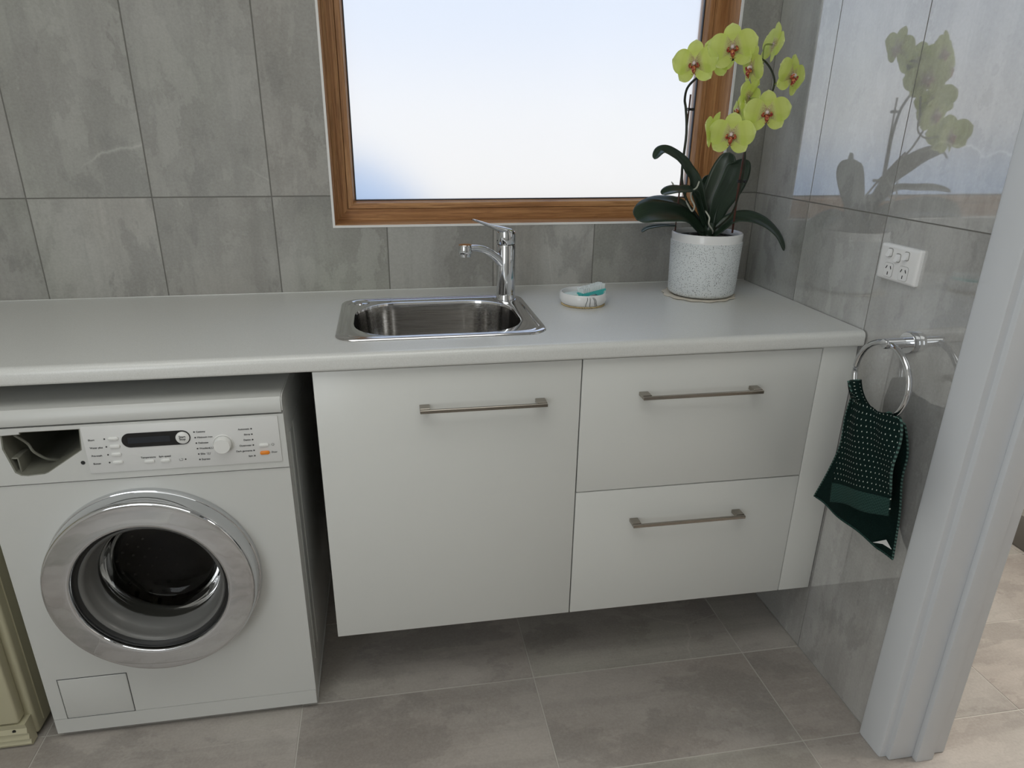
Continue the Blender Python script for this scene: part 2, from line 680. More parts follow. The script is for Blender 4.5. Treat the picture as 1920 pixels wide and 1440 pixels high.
FACE = {'y': 0, 'x': 0, 'z': 0}
G = .0014
for x0, x1 in zip(cols, cols[1:]):
    a, b = x0 + G, x1 - G
    if x1 == 0:
        b = -.0002
    for z0, z1 in ((0, JZ), (JZ, ROOM_H)):
        lo, hi = z0 + G, z1 - G
        inx0, inx1 = WX0 - .0, WX1
        if b < inx0 or a > inx1:
            polys = [[(a, lo), (b, lo), (b, hi), (a, hi)]]
        elif a >= inx0 - 1e-3 and b <= inx1 + 1e-3:
            polys = [[(a, lo), (b, lo), (b, WZ0), (a, WZ0)]] if z0 == 0 else [[(a, WZ1), (b, WZ1), (b, hi), (a, hi)]]
        elif a < inx0:
            polys = [[(a, lo), (b, lo), (b, WZ0), (inx0, WZ0), (inx0, hi), (a, hi)]] if z0 == 0 else \
                    [[(a, lo), (inx0, lo), (inx0, WZ1), (b, WZ1), (b, hi), (a, hi)]]
        else:
            polys = [[(a, lo), (b, lo), (b, hi), (inx1, hi), (inx1, WZ0), (a, WZ0)]] if z0 == 0 else \
                    [[(inx1, lo), (b, lo), (b, hi), (a, hi), (a, WZ1), (inx1, WZ1)]]
        for p in polys:
            tile_poly(p, 'y', 0, .008, wall_back, 'back_tile')

# right wall with the doorway
DY0, DY1, DH = -.957, -1.79, 2.06
bm = bmesh.new()
plate(bm, [(0, 0), (-.925, 0), (-.925, DH + .03), (DY1 - .03, DH + .03), (DY1 - .03, 0), (ROOM_F, 0), (ROOM_F, ROOM_H), (0, ROOM_H)], [], 'x', .0012, .14)
wall_right = struct(obj('wall_right', bm, 'grout', smooth=0))
wall_right['label'] = 'right wall of polished grey tiles beside the doorway'
ys = [0, -.2722, -.572, -.872, -.925]
for y0, y1 in zip(ys, ys[1:]):
    a, b = y1 + G, y0 - G
    if y0 == 0:
        b = -.0004
    for z0, z1 in ((0, JZ), (JZ, ROOM_H)):
        tile_poly([(a, z0 + G), (b, z0 + G), (b, z1 - G), (a, z1 - G)], 'x', 0, .008, wall_right, 'lit_right_tile', 0)

# floor: 600 x 300 tiles
bm = bx((ROOM_L - .12, ROOM_F, -.12), (1.95, .15, -.0012))
floor = struct(obj('floor', bm, 'floor_grout', smooth=0))
floor['label'] = 'floor of taupe stone-look tiles'
FX = [-.772 + .6015 * k for k in range(-4, 6)]
FY = [-.572 - .301 * k for k in range(-3, 10)]
for xa, xb in zip(FX, FX[1:]):
    for yb, ya in zip(FY, FY[1:]):
        x0, x1, y0, y1 = max(xa, ROOM_L), min(xb, 1.9), max(ya, ROOM_F), min(yb, 0.1)
        if x1 - x0 < .02 or y1 - y0 < .02:
            continue
        spans = [(x0, x1)]
        if y1 > -.6:                               # rows that end against the right wall
            y1 = min(y1, 0)
            if x0 < 0 < x1:
                spans = [(x0, 0), (.14, x1)]
        if y1 - y0 < .02:
            continue
        for s0, s1 in spans:
            g_ = .0016
            tile_poly([(s0 + g_, y0 + g_), (s1 - g_, y0 + g_), (s1 - g_, y1 - g_), (s0 + g_, y1 - g_)], 'z', 0, -.008, floor, 'floor_tile', .0005)

struct(obj('ceiling', bx((ROOM_L - .12, ROOM_F, ROOM_H), (1.95, .15, ROOM_H + .1)), 'plaster', smooth=0))
struct(obj('wall_left', bx((ROOM_L - .12, ROOM_F, 0), (ROOM_L, 0, ROOM_H)), 'plaster', smooth=0))
bm = bmesh.new()
plate(bm, [(ROOM_L - .12, 0), (1.95, 0), (1.95, ROOM_H), (ROOM_L - .12, ROOM_H)], [], 'y', ROOM_F - .12, ROOM_F)
struct(obj('wall_front', bm, 'plaster', smooth=0))
struct(obj('wall_hall', bx((1.85, ROOM_F, 0), (1.95, .15, ROOM_H)), 'plaster', smooth=0))
struct(obj('wall_hall_end', bx((.14, .10, 0), (1.95, .15, ROOM_H)), 'plaster', smooth=0))
struct(obj('baseboard_hall', bx((.14, .085, 0), (1.95, .10, .12), .003), 'trim_white'))

# door jamb, stop and architrave: the doorway in the right wall
door = struct(bpy.data.objects.new('door_1', None))
C.objects.link(door)
door.location = (.07, DY0, 0)
door['label'] = 'white painted doorway on the right, frame and architrave'
AY0, AY1 = -.858, -.945
for s, yo, yi in ((1, AY0, AY1), (-1, DY1 - .085, DY1 - .0)):
    bm = bmesh.new()
    if s == 1:
        poly = [(-.0, yo), (-.006, yo), (-.019, yo - .014), (-.021, yo - .022), (-.021, yi + .006), (-.019, yi + .001), (-.014, yi), (0, yi)]
    else:
        poly = [(0, yi), (-.016, yi), (-.021, yi - .006), (-.021, yo + .02), (-.006, yo), (0, yo)]
    prism(bm, poly, 'z', 0.001, DH + .055)
    obj('architrave', bm, 'trim_white', door, 25)
bm = bmesh.new()
box(bm, (-.021, DY1, DH), (0, AY1, DH + .07), .003)
obj('architrave', bm, 'trim_white', door)
for y0, y1 in ((DY0, -.925), (DY1 - .03, DY1)):
    obj('door_jamb', bx((-.004, y0, .001), (.142, y1, DH + .03), .0025), 'trim_white', door)
obj('door_jamb', bx((-.004, DY1, DH), (.142, DY0, DH + .03), .0025), 'trim_white', door)
obj('door_stop', bx((.056, DY0 - .014, .0), (.10, DY0, DH), .0015), 'trim_white', door)
obj('door_stop', bx((.056, DY1, .0), (.10, DY1 + .014, DH), .0015), 'trim_white', door)

# hall: low dark stone hob seen through the doorway
bm = bx((1.05, -1.9, .0), (1.5, -.18, .12), .004)
tag(obj('stone_hob', bm, mat('dark_grey_stone', (.20, .19, .175), .5)), 'low dark grey stone hob on the hall floor beyond the doorway', 'step')

# ------------------------------------------------------------------ window
win = struct(bpy.data.objects.new('window_1', None))
C.objects.link(win)
win.location = ((WX0 + WX1) / 2, .07, WZ0)
win['label'] = 'frosted window in a golden oak frame'
tw = .005
bm = bmesh.new()
fx0, fx1, fz0, fz1 = WX0, WX1, WZ0, WZ1
plate(bm, [(fx0 - tw, fz0 - tw), (fx1 + tw, fz0 - tw), (fx1 + tw, fz1 + tw), (fx0 - tw, fz1 + tw)],
      [[(fx0 + .001, fz0 + .001), (fx1 - .001, fz0 + .001), (fx1 - .001, fz1 - .001), (fx0 + .001, fz1 - .001)]], 'y', -.0018, .02)
obj('tile_trim', bm, 'edge_trim', win, 0)


def mitred(name, side, d0, d1, ya, yb, prof=None):
    """a frame member between insets d0 and d1 of the opening, mitred at its corners; ya/yb: front, back.
    prof: list of (inset, y) section points instead of a rectangle"""
    sec = prof or [(d0, ya), (d1, ya), (d1, yb), (d0, yb)]
    ends = []
    for e in (0, 1):
        ring = []
        for d, y in sec:
            xa, xb, za, zb = fx0 + d, fx1 - d, fz0 + d, fz1 - d
            if side == 'bottom':
                p = (xa if e == 0 else xb, y, za)
            elif side == 'top':
                p = (xa if e == 0 else xb, y, zb)
            elif side == 'left':
                p = (xa, y, za if e == 0 else zb)
            else:
                p = (xb, y, za if e == 0 else zb)
            ring.append(V(p))
        ends.append(ring)
    bm = bmesh.new()
    loops(bm, ends, True, True, True)
    obj(name, bm, 'wood_x' if side in ('bottom', 'top') else 'wood_z', win, 0)


for side in ('bottom', 'left', 'right', 'top'):
    mitred('reveal_board', side, .001, .012, .004, .09, [(.001, .004), (.0025, .004), (.0035, .09), (.012, .09), (.012, .14), (.001, .14)])
    mitred('sash_rail', side, 0, 0, 0, 0, [(.0035, .088), (.0335, .088), (.0345, .0895), (.0345, .14), (.0035, .14)])
    mitred('glazing_bead', side, 0, 0, 0, 0, [(.0353, .0905), (.0362, .088), (.0485, .088), (.0505, .0895), (.0565, .108), (.0565, .14), (.0353, .14)])
bm = bmesh.new()
plate(bm, [(fx0 + .05, fz0 + .05), (fx1 - .05, fz0 + .05), (fx1 - .05, fz1 - .05), (fx0 + .05, fz1 - .05)],
      [[(fx0 + .059, fz0 + .059), (fx1 - .059, fz0 + .059), (fx1 - .059, fz1 - .059), (fx0 + .059, fz1 - .059)]], 'y', .107, .118)
obj('gasket', bm, 'aluminium', win, 0)
pane = obj('pane', bx((fx0 + .045, .110, fz0 + .045), (fx1 - .045, .116, fz1 - .045)), 'frosted', win, 0)

# pale ground outside, ending nearer on the right: seen as a blurred bluish band low in the pane
bm = bmesh.new()
prism(bm, [(-40, .3), (-.2, .3), (-.3, 12), (-.7, 17), (-1.7, 29), (-8, 36), (-40, 36)], 'z', -.3, -.02)
struct(obj('ground_outside', bm, mat('pale_blue_paving', (.60, .69, .77), .8), smooth=0))

# ------------------------------------------------------------------ worktop
SX0, SX1, SY0, SY1 = -1.2255, -.7400, -.5000, -.1150
TC, D = .0367, .587
bm = bmesh.new()
plate(bm, [(ROOM_L + .001, -D + .014), (-.003, -D + .014), (-.003, -.0005), (ROOM_L + .001, -.0005)],
      [rrect(SX0 + .012, SX1 - .012, SY0 + .012, SY1 - .012, .045)], 'z', ZC, ZC - TC)
nose = []
for k in range(9):
    a = PI / 2 + PI / 2 * k / 8
    nose.append((-D + .014 + .014 * math.cos(a), ZC - .014 + .014 * math.sin(a)))
for k in range(5):
    a = PI + PI / 2 * k / 4
    nose.append((-D + .006 + .006 * math.cos(a), ZC - TC + .006 + .006 * math.sin(a)))
nose.append((-D + .014, ZC - TC))
prism(bm, nose, 'x', ROOM_L + .001, -.003)
top = obj('worktop', bm, 'counter', smooth=40)
tag(top, 'long off-white speckled laminate worktop with rounded front edge', 'worktop')
obj('sealant_bead', bx((ROOM_L + .001, -.004, ZC), (-.003, -.0004, ZC + .003), .001), 'counter', top)

# ------------------------------------------------------------------ sink and tap
sink = thing('laundry_sink', 'small rectangular stainless steel sink set into the worktop', 'sink', ((SX0 + SX1) / 2, (SY0 + SY1) / 2, ZC))
BX0, BX1, BY0, BY1 = -1.187, -.785, -.4775, -.1640


def srect(x0, x1, y0, y1, r, z, n=9):
    return [V((x, y, z)) for x, y in rrect(x0, x1, y0, y1, r, n)]


def inset(d, z, r):
    return srect(SX0 + d, SX1 - d, SY0 + d, SY1 - d, r, z)


bm = bmesh.new()
loops(bm, [inset(0, ZC + .0005, .052), inset(.001, ZC + .003, .052), inset(.004, ZC + .0052, .05), inset(.011, ZC + .0055, .047), inset(.0145, ZC + .0045, .045),
           inset(.0165, ZC + .0018, .044), inset(.0185, ZC + .0016, .043), inset(.0215, ZC + .0030, .042),
           inset(.0225, ZC + .0032, .042), srect(BX0 - .003, BX1 + .003, BY0 - .0008, BY1 + .003, .118, ZC + .0030), srect(BX0, BX1, BY0 + .0015, BY1, .116, ZC + .0015),
           srect(BX0 + .001, BX1 - .001, BY0 + .003, BY1 - .001, .115, ZC - .004)])
obj('sink_rim', bm, 'rim_steel', sink, 50)
bm = bmesh.new()
rs = []
for d, z, r in ((.0012, -.004, .115), (.004, -.03, .113), (.008, -.10, .11), (.014, -.14, .105), (.024, -.158, .095), (.04, -.167, .08), (.08, -.1695, .05)):
    rs.append(srect(BX0 + d, BX1 - d, BY0 + .002 + d, BY1 - d, r, ZC + z))
loops(bm, rs, True, False, True)
obj('sink_bowl', bm, 'steel', sink, 60)
bm = bmesh.new()
lathe(bm, [(.042, .002), (.04, .004), (.03, .003), (.026, -.001)], ((BX0 + BX1) / 2, (BY0 + BY1) / 2, ZC - .1705), n=32, cap1=True)
obj('drain', bm, 'chrome', sink)
bm = bmesh.new()
lathe(bm, [(.0205, 0), (.0205, .002), (.018, .0035), (.006, .004)], (-1.172, -.158, ZC + .003), n=32, cap1=True)
obj('tap_hole_cover', bm, 'chrome', sink)

TB = V((-.787, -.165, ZC + .0032))
SD = V((-.9, -.43, 0)).normalized()
tap = thing('mixer_tap', 'chrome single-lever mixer tap at the back right of the sink', 'tap', TB)
bm = bmesh.new()
lathe(bm, [(.0275, 0), (.0275, .004), (.0262, .008), (.0255, .02), (.0252, .10), (.0255, .1462), (.0248, .1475)], TB, n=48, cap0=True, cap1=True)
obj('tap_body', bm, 'chrome', tap, 40)
bm = bmesh.new()
lathe(bm, [(.0235, .147), (.0235, .1495)], TB, n=40)
obj('cartridge_ring', bm, 'black_gloss', tap)


def loft(bm, secs):
    """sections: (centre, side vector, up vector, half width, half height, power)"""
    rings = []
    for c, s, u, w, h, pw in secs:
        ring = []
        for k in range(20):
            a = 2 * PI * k / 20
            ca, sa = math.cos(a), math.sin(a)
            ring.append(c + s * (math.copysign(abs(ca) ** pw, ca) * w) + u * (math.copysign(abs(sa) ** pw, sa) * h))
        rings.append(ring)
    loops(bm, rings, True, True, True)


side = V((-SD.y, SD.x, 0))
# spout: flattened bar arching outwards
path = spline([TB + SD * .008 + V((0, 0, .092)), TB + SD * .035 + V((0, 0, .117)), TB + SD * .066 + V((0, 0, .137)), TB + SD * .098 + V((0, 0, .147)),
               TB + SD * .135 + V((0, 0, .149))], 6)
bm = bmesh.new()
secs = []
for i, p in enumerate(path):
    t = (path[min(i + 1, len(path) - 1)] - path[max(i - 1, 0)]).normalized()
    u = side.cross(t)
    if u.z < 0:
        u = -u
    f = i / (len(path) - 1)
    secs.append((p, side, u, .0135 + .0025 * f, .0115 - .004 * f, .55))
loft(bm, secs)
obj('spout', bm, 'chrome', tap, 40)
bm = bmesh.new()
tipc = TB + SD * .128 + V((0, 0, 0))
lathe(bm, [(.0165, .157), (.0182, .1535), (.0182, .136), (.0172, .134), (.0150, .133), (.0145, .127), (.011, .1265)], tipc, n=36, cap0=True, cap1=True)
obj('aerator', bm, 'chrome', tap, 40)
# lever: cap over the cartridge flowing into a thin blade
bm = bmesh.new()
rings = []
for r, h in ((.0248, .1497), (.0255, .151), (.0255, .170)):
    rings.append([TB + V((r * math.cos(2 * PI * k / 40), r * math.sin(2 * PI * k / 40), h)) for k in range(40)])
for r, hb in ((.0255, .182), (.0235, .1855), (.012, .187)):
    ring = []
    for k in range(40):
        d = V((r * math.cos(2 * PI * k / 40), r * math.sin(2 * PI * k / 40), 0))
        ring.append(TB + d + V((0, 0, hb + d.dot(SD) * .22)))
    rings.append(ring)
loops(bm, rings, True, True, True)
secs = []
for t_, z_, w_, h_ in ((-.004, .183, .0215, .0065), (.02, .188, .0205, .0085), (.035, .193, .0165, .0065), (.055, .200, .0145, .0042), (.08, .2095, .0125, .0032), (.101, .2165, .0105, .0022), (.104, .2172, .008, .0012)):
    secs.append((TB + SD * t_ + V((0, 0, z_)), side, V((-SD.x * .25, -SD.y * .25, 1)).normalized(), w_, h_, .7))
loft(bm, secs)
lev = obj('lever', bm, 'chrome', tap, 40)
bm = bmesh.new()
lathe(bm, [(.0016, 0), (.0016, .0006)], TB + V((-.0255, -.006, .158)), 'x', 12, True, True)
obj('temperature_dot', bm, 'black_gloss', lev)

# ------------------------------------------------------------------ soap dish with soap and nail brush
DC = V((-.5895, -.2345, ZC))
dish = thing('soap_dish', 'round white ceramic soap dish with fine black lines, right of the sink', 'soap dish', DC)
bm = bmesh.new()
lathe(bm, [(.050, .0035), (.056, .004), (.061, .010), (.0635, .020), (.0625, .031), (.0600, .0345), (.0575, .034), (.0555, .028), (.053, .014), (.04, .010), (.01, .0095)], DC, n=64, cap0=True, cap1=True)
obj('bowl', bm, 'ceramic', dish, 60)
bm = bmesh.new()
for k in range(80):
    a = 2 * PI * k / 80
    r = bmesh.ops.create_uvsphere(bm, u_segments=6, v_segments=4, radius=.0022, matrix=Matrix.Translation(DC + V((.0562 * math.cos(a), .0562 * math.sin(a), .0024))))
beads = obj('bead_trim', bm, 'gold', dish)
beads['kind'] = 'stuff'
bm = bmesh.new()
for a0, a1, wob in ((-96, -99, .8), (-90, -88.5, .5), (-84, -73, 1.6), (-81, -68, 1.9)):
    pts = []
    for k in range(9):
        f = k / 8
        a = math.radians(a0 + (a1 - a0) * f + wob * math.sin(f * 6))
        z = .031 - .024 * f
        rr = .0628 + .0012 * math.sin(PI * min(1, f * 1.2)) - (.003 if f > .9 else .0008 if f > .7 else 0)
        pts.append(DC + V((rr * math.cos(a), rr * math.sin(a), z)))
    tube(bm, pts, .00065, 5)
obj('painted_lines', bm, 'ink', dish)
bm = bx((-.028, -.020, -.009), (.028, .020, .009), .008, 4)
bm.transform(Matrix.Translation(DC + V((-.022, .008, .0205))) @ Matrix.Rotation(.25, 4, 'Z') @ Matrix.Rotation(-.06, 4, 'Y'))
tag(obj('soap_bar', bm, 'soap', smooth=60), 'pale mint bar of soap lying in the white dish', 'soap')
bt = Matrix.Translation(DC + V((.022, .000, .036))) @ Matrix.Rotation(.36, 4, 'Z') @ Matrix.Rotation(-.10, 4, 'Y')
brush = thing('nail_brush', 'teal nail brush with white bristles upward, resting in the dish', 'brush', DC + V((.022, 0, .028)))
bm = bmesh.new()
poly = [(-.040, -.012), (-.022, -.016), (-.016, -.006), (.006, -.006), (.013, -.016), (.036, -.014), (.040, -.004), (.040, .0), (-.040, .0)]
loops(bm, [[V((x, -.0135, z)) for x, z in poly], [V((x, .0135, z)) for x, z in poly]], True, True, True)
bmesh.ops.bevel(bm, geom=list(bm.edges), offset=.002, segments=2, affect='EDGES')
bm.transform(bt)
obj('brush_body', bm, 'teal', brush, 50)
bm = bmesh.new()
for i in range(15):
    for j in range(6):
        x, y = -.033 + .0048 * i, -.0102 + .0041 * j
        h = .013 + random.uniform(-.0012, .0012)
        tx, ty = random.uniform(-.0012, .0012) + x * .06, random.uniform(-.001, .001) + y * .15
        loops(bm, [[V((x + .0019 * math.cos(a), y + .0019 * math.sin(a), -.0005)) for a in (0, 1.57, 3.14, 4.71)],
                   [V((x + tx + .0024 * math.cos(a), y + ty + .0024 * math.sin(a), h)) for a in (0, 1.57, 3.14, 4.71)]], True, False, True)
bm.transform(bt)
b_ = obj('bristles', bm, 'bristle', brush, 0)
b_['kind'] = 'stuff'

# ------------------------------------------------------------------ cabinets
def make_front(name, x0, x1, z0, z1, parent, hx0, hx1, hz, yf=-.570):
    f = obj(name, bx((x0, yf, z0), (x1, yf + .018, z1), .0012), 'gloss_white', parent)
    if hx0 is not None:
        bm = bmesh.new()
        box(bm, (hx0, yf - .034, hz - .0045), (hx1, yf - .027, hz + .0035), .0008, 1)
        for hx in (hx0, hx1 - .022):
            box(bm, (hx, yf - .0268, hz - .0045), (hx + .022, yf - .0005, hz + .0048), .0009, 1)
        obj('handle', bm, 'nickel', f, 30)
    return f


def carcass(parent, x0, x1, z0, z1, top=True):
    bm = bmesh.new()
    t_ = .016
    yb, yf = -.012, -.5515
    box(bm, (x0, yf, z0), (x0 + t_, yb, z1))
    box(bm, (x1 - t_, yf, z0), (x1, yb, z1))
    box(bm, (x0 + t_, yf, z0), (x1 - t_, yb, z0 + t_))
    box(bm, (x0 + t_, yb - t_, z0 + t_), (x1 - t_, yb, z1))
    obj('carcass', bm, 'carcass', parent, 0)


ZB, ZT = .2035, .8975
cab = thing('sink_cabinet', 'wall-hung white gloss cabinet with one door, under the sink', 'cabinet', (-.975, -.28, ZB))
carcass(cab, -1.2695, -.6835, ZB, ZT)
make_front('door', -1.2695, -.6835, ZB - .001, ZT - .003, cab, -1.0485, -.7665, .8035)
drw = thing('drawer_cabinet', 'wall-hung white gloss cabinet with two drawers, below the orchid', 'cabinet', (-.38, -.28, ZB))
carcass(drw, -.6805, -.0885, ZB, ZT)
make_front('drawer', -.6805, -.0955, .5575, ZT - .003, drw, -.5440, -.2500, .8055)
make_front('drawer', -.6805, -.0955, ZB - .001, .5545, drw, -.5405, -.2465, .4680)
obj('filler_panel', bx((-.0930, -.570, ZB - .001), (-.0042, -.552, ZT - .001), .001), 'gloss_white', drw)

# ------------------------------------------------------------------ washing machine
YM = -.5857
MX0, MX1 = -1.938, -1.334
wm = thing('washing_machine', 'white front-loading washing machine with chrome porthole, left under the worktop', 'washing machine', (-1.636, -.30, 0))
DX, DZ = -1.6445, .4365
bm = bmesh.new()
t_ = .012
box(bm, (MX1 - t_, YM + .018, .012), (MX1 - .003, -.03, .812), .003)
box(bm, (MX0 + .003, YM + .018, .012), (MX0 + t_, -.03, .812), .003)
box(bm, (MX0 + t_, -.045, .012), (MX1 - t_, -.03, .812))
box(bm, (MX0 + t_, YM + .03, .012), (MX1 - t_, -.045, .024))
# pressed ribs of the right side
for y0, y1 in ((-.52, -.49), (-.46, -.20)):
    box(bm, (MX1 - .0035, y0, .10), (MX1 - .001, y1, .74), .001)
obj('housing', bm, 'enamel', wm, 40)
bm = bmesh.new()
plate(bm, [(MX0, .0605), (MX1, .0605), (MX1, .6845), (MX0, .6845)], [circle(DX, DZ, .185, 64)], 'y', YM, YM + .018)
bm2 = bmesh.new()
bm2.free()
obj('front_panel', bm, 'enamel', wm, 30)
bm = bmesh.new()
for xe in (MX0, MX1):
    pass
# lid
bm = bmesh.new()
prof = [(YM - .004, .8165), (YM - .006, .822), (YM - .005, .842), (YM + .001, .8500), (YM + .02, .8520), (-.03, .8520), (-.03, .8165)]
prism(bm, prof, 'x', MX0, MX1)
bmesh.ops.bevel(bm, geom=[e for e in bm.edges if abs(e.verts[0].co.x - e.verts[1].co.x) < 1e-6], offset=.003, segments=2, affect='EDGES')
obj('lid', bm, 'enamel', wm, 40)
# plinth
bm = bmesh.new()
prism(bm, [(YM - .001, .0595), (YM - .001, .018), (YM + .012, .006), (-.03, .006), (-.03, .0105), (YM + .02, .0105), (YM + .02, .0595)], 'x', MX0 + .0005, MX1 - .0005)
plh = obj('plinth', bm, 'enamel', wm, 40)
for x, y in ((MX0 + .06, YM + .07), (MX1 - .06, YM + .07), (MX0 + .06, -.08), (MX1 - .06, -.08)):
    bm = bmesh.new()
    lathe(bm, [(.02, 0), (.02, .007)], (x, y, 0), n=16, cap0=True, cap1=True)
    obj('foot', bm, 'black_rubber', wm)
# fascia with the open dispenser slot
rec = [(-1.8783, .8085), (-1.8800, .7690), (-1.8690, .7150), (-1.8575, .7075), (-1.8480, .7060), (-1.8163, .7079), (-1.8080, .7110), (-1.7375, .7560), (-1.7320, .7640), (-1.7285, .8035), (-1.8430, .8030), (-1.8440, .7985)]
rec = [(-1.8783, .7985), (-1.8815, .7690), (-1.8700, .7150), (-1.8600, .7075), (-1.8480, .7058), (-1.8163, .7079), (-1.8080, .7110), (-1.7360, .7570), (-1.7310, .8040), (-1.8430, .8040), (-1.8440, .7995)]
bm = bmesh.new()
plate(bm, [(MX0, .6875), (MX1, .6875), (MX1, .8125), (MX0, .8125)], [rec], 'y', YM - .003, YM + .018)
fas = obj('fascia', bm, 'enamel', wm, 0)
cx_, cz_ = -1.806, .765
bm = bmesh.new()


def shrink(pts, k, y, dz=0):
    return [V((cx_ + (x - cx_) * k, y, cz_ + (z - cz_) * k + dz)) for x, z in pts]


loops(bm, [shrink(rec, 1.0, YM - .0025), shrink(rec, .965, YM - .002), shrink(rec, .955, YM + .010), shrink(rec, .93, YM + .06), shrink(rec, .90, YM + .26)], True, False, True)
box(bm, (-1.880, YM + .004, .742), (-1.862, YM + .05, .7455), .001, 1)
box(bm, (-1.8635, YM + .004, .712), (-1.8605, YM + .05, .7445), .001, 1)
disp = obj('dispenser_slot', bm, 'cavity', wm, 30)
bm = bmesh.new()
pts = spline([(-1.868, YM + .02, .792), (-1.850, YM + .03, .765), (-1.842, YM + .03, .745), (-1.824, YM + .04, .722), (-1.806, YM + .06, .710)], 5)
tube(bm, pts, .003, 8)
pts = spline([(-1.800, YM + .06, .716), (-1.785, YM + .05, .722), (-1.772, YM + .06, .722)], 5)
tube(bm, pts, .004, 8)
obj('dispenser_guide', bm, 'cavity', disp)
bm = bmesh.new()
lathe(bm, [(.0042, 0), (.0042, -.0006)], (-1.7395, YM - .003, .7285), 'y', 16, True, True)
obj('screw_hole', bm, 'black_rubber', fas)
# control panel
PX0, PX1, PZ0, PZ1 = -1.7290, -1.3460, .7030, .8085
yp = YM - .0055
bm = bx((PX0, yp, PZ0), (PX1, YM - .0025, PZ1), .0012)
pan = obj('control_panel', bm, 'white_plastic', wm)
bm = bmesh.new()
plate(bm, rrect(-1.6565, -1.5235, .7575, .7890, .01574), [], 'y', yp - .0012, yp)
dsp = obj('display_window', bm, 'black_gloss', pan)
bm = bx((-1.645, yp - .0016, .7665), (-1.563, yp - .0010, .7795))
obj('display_screen', bm, 'screen', pan, 0)


def pill(x, z, w, h, material, name='button'):
    bm = bmesh.new()
    r = rrect(x - w / 2, x + w / 2, z - h / 2, z + h / 2, h / 2 - .0004, 4)
    k = lambda s: [(x + (a - x) * (1 - s * 2 / w), z + (b - z) * (1 - s * 2 / h)) for a, b in r]
    loops(bm, [[V((a, yp + .0003, b)) for a, b in r], [V((a, yp - .0022, b)) for a, b in r], [V((a, yp - .0030, b)) for a, b in k(.0010)]], True, False, True)
    return obj(name, bm, material, pan, 50)


for x, z in ((-1.6715, .7795), (-1.6715, .7620), (-1.6718, .7440), (-1.6720, .7262)):
    pill(x, z, .0195, .0075, 'button')
pill(-1.6112, .7235, .0195, .0072, 'button')
pill(-1.5800, .7235, .0190, .0072, 'button')
pill(-1.3800, .7445, .0195, .0075, 'button')
o = pill(-1.3800, .7265, .0195, .0080, 'orange')
o['label'] = 'orange door button'
bm = bmesh.new()
lathe(bm, [(.0133, 0), (.0133, -.0026), (.0120, -.0036), (.002, -.0036)], (-1.5385, yp - .0008, .7733), 'y', 32, False, True)
obj('start_button', bm, 'button', pan, 50)
bm = bmesh.new()
lathe(bm, [(.0212, .0), (.0210, -.0012), (.0198, -.0022), (.0188, -.0010), (.0175, -.0005), (.0172, -.0125), (.0158, -.0155), (.002, -.0155)], (-1.4615, yp, .7530), 'y', 48, False, True)
obj('programme_dial', bm, 'button', pan, 40)
yt = yp - .0004
L = .0054


def printed(name, s_, size, pos, align='LEFT'):
    bm = bmesh.new()
    text_into(bm, s_, size, pos, align)
    obj(name, bm, 'ink', pan, 0)['kind'] = 'stuff'


def lamp_dot(x, z):
    bm = bmesh.new()
    lathe(bm, [(.0017, 0), (.0017, -.0005)], (x, yp, z), 'y', 10, True, True)
    obj('indicator_lamp', bm, 'ink', pan, 0)


for s_, x, z in (('Short', -1.6885, .7795), ('Water plus', -1.6878, .7620), ('Pre-wash', -1.6880, .7440), ('Buzzer', -1.6882, .7262)):
    printed('printed_word', s_, L, (-1.7195, yt, z - .001))
    lamp_dot(x, z)
printed('printed_word', 'Temperature', L, (-1.6125, yt, .7325), 'CENTER')
printed('printed_word', 'Spin speed', L, (-1.5800, yt, .7325), 'CENTER')
for k, s_ in enumerate(('Cottons', 'Minimum iron', 'Delicates', 'Woollens', 'Silks', 'Express')):
    z = .7835 - .0127 * k
    x = -1.5150 + .0005 * k
    lamp_dot(x, z)
    printed('printed_word', s_, L, (x + .0036, yt, z))
    if s_ in ('Woollens', 'Silks'):
        w0 = x + (.0242 if s_ == 'Woollens' else .0165)
        bm = bmesh.new()
        tube(bm, [(w0, yt, z + .0022), (w0 + .001, yt, z - .002), (w0 + .006, yt, z - .002), (w0 + .007, yt, z + .0022)], .00035, 4)
        tube(bm, [(w0 + .0025, yt, z + .002), (w0 + .0035, yt, z - .001), (w0 + .0045, yt, z + .002)], .00035, 4)
        obj('hand_wash_symbol', bm, 'ink', pan, 0)['kind'] = 'stuff'
for k, s_ in enumerate(('Automatic', 'Shirts', 'Denim', 'Outerwear', 'Dark garments', 'Spin')):
    z = .7835 - .0126 * k
    lamp_dot(-1.4015, z)
    printed('printed_word', s_, L, (-1.4051, yt, z), 'RIGHT')
printed('printed_word', 'Start\nStop', .0068, (-1.5385, yp - .0048, .7733), 'CENTER')
printed('printed_word', 'Door', L, (-1.3665, yt, .7265))
bm = bmesh.new()
a_ = [(-1.3620 + .0026 * math.cos(t), yt, .7445 + .0026 * math.sin(t)) for t in [math.radians(120 + 30 * k) for k in range(11)]]
tube(bm, a_, .0003, 4)
tube(bm, [(-1.3620, yt, .7455), (-1.3620, yt, .7478)], .0003, 4)
obj('power_symbol', bm, 'ink', pan, 0)['kind'] = 'stuff'
bm = bmesh.new()
tube(bm, [(-1.5525, yt, .7245), (-1.5525, yt, .7205), (-1.5465, yt, .7205), (-1.5455, yt, .7245), (-1.5490, yt, .7250)], .00035, 4)
obj('filter_symbol', bm, 'ink', pan, 0)
lamp_dot(-1.5405, .7228)
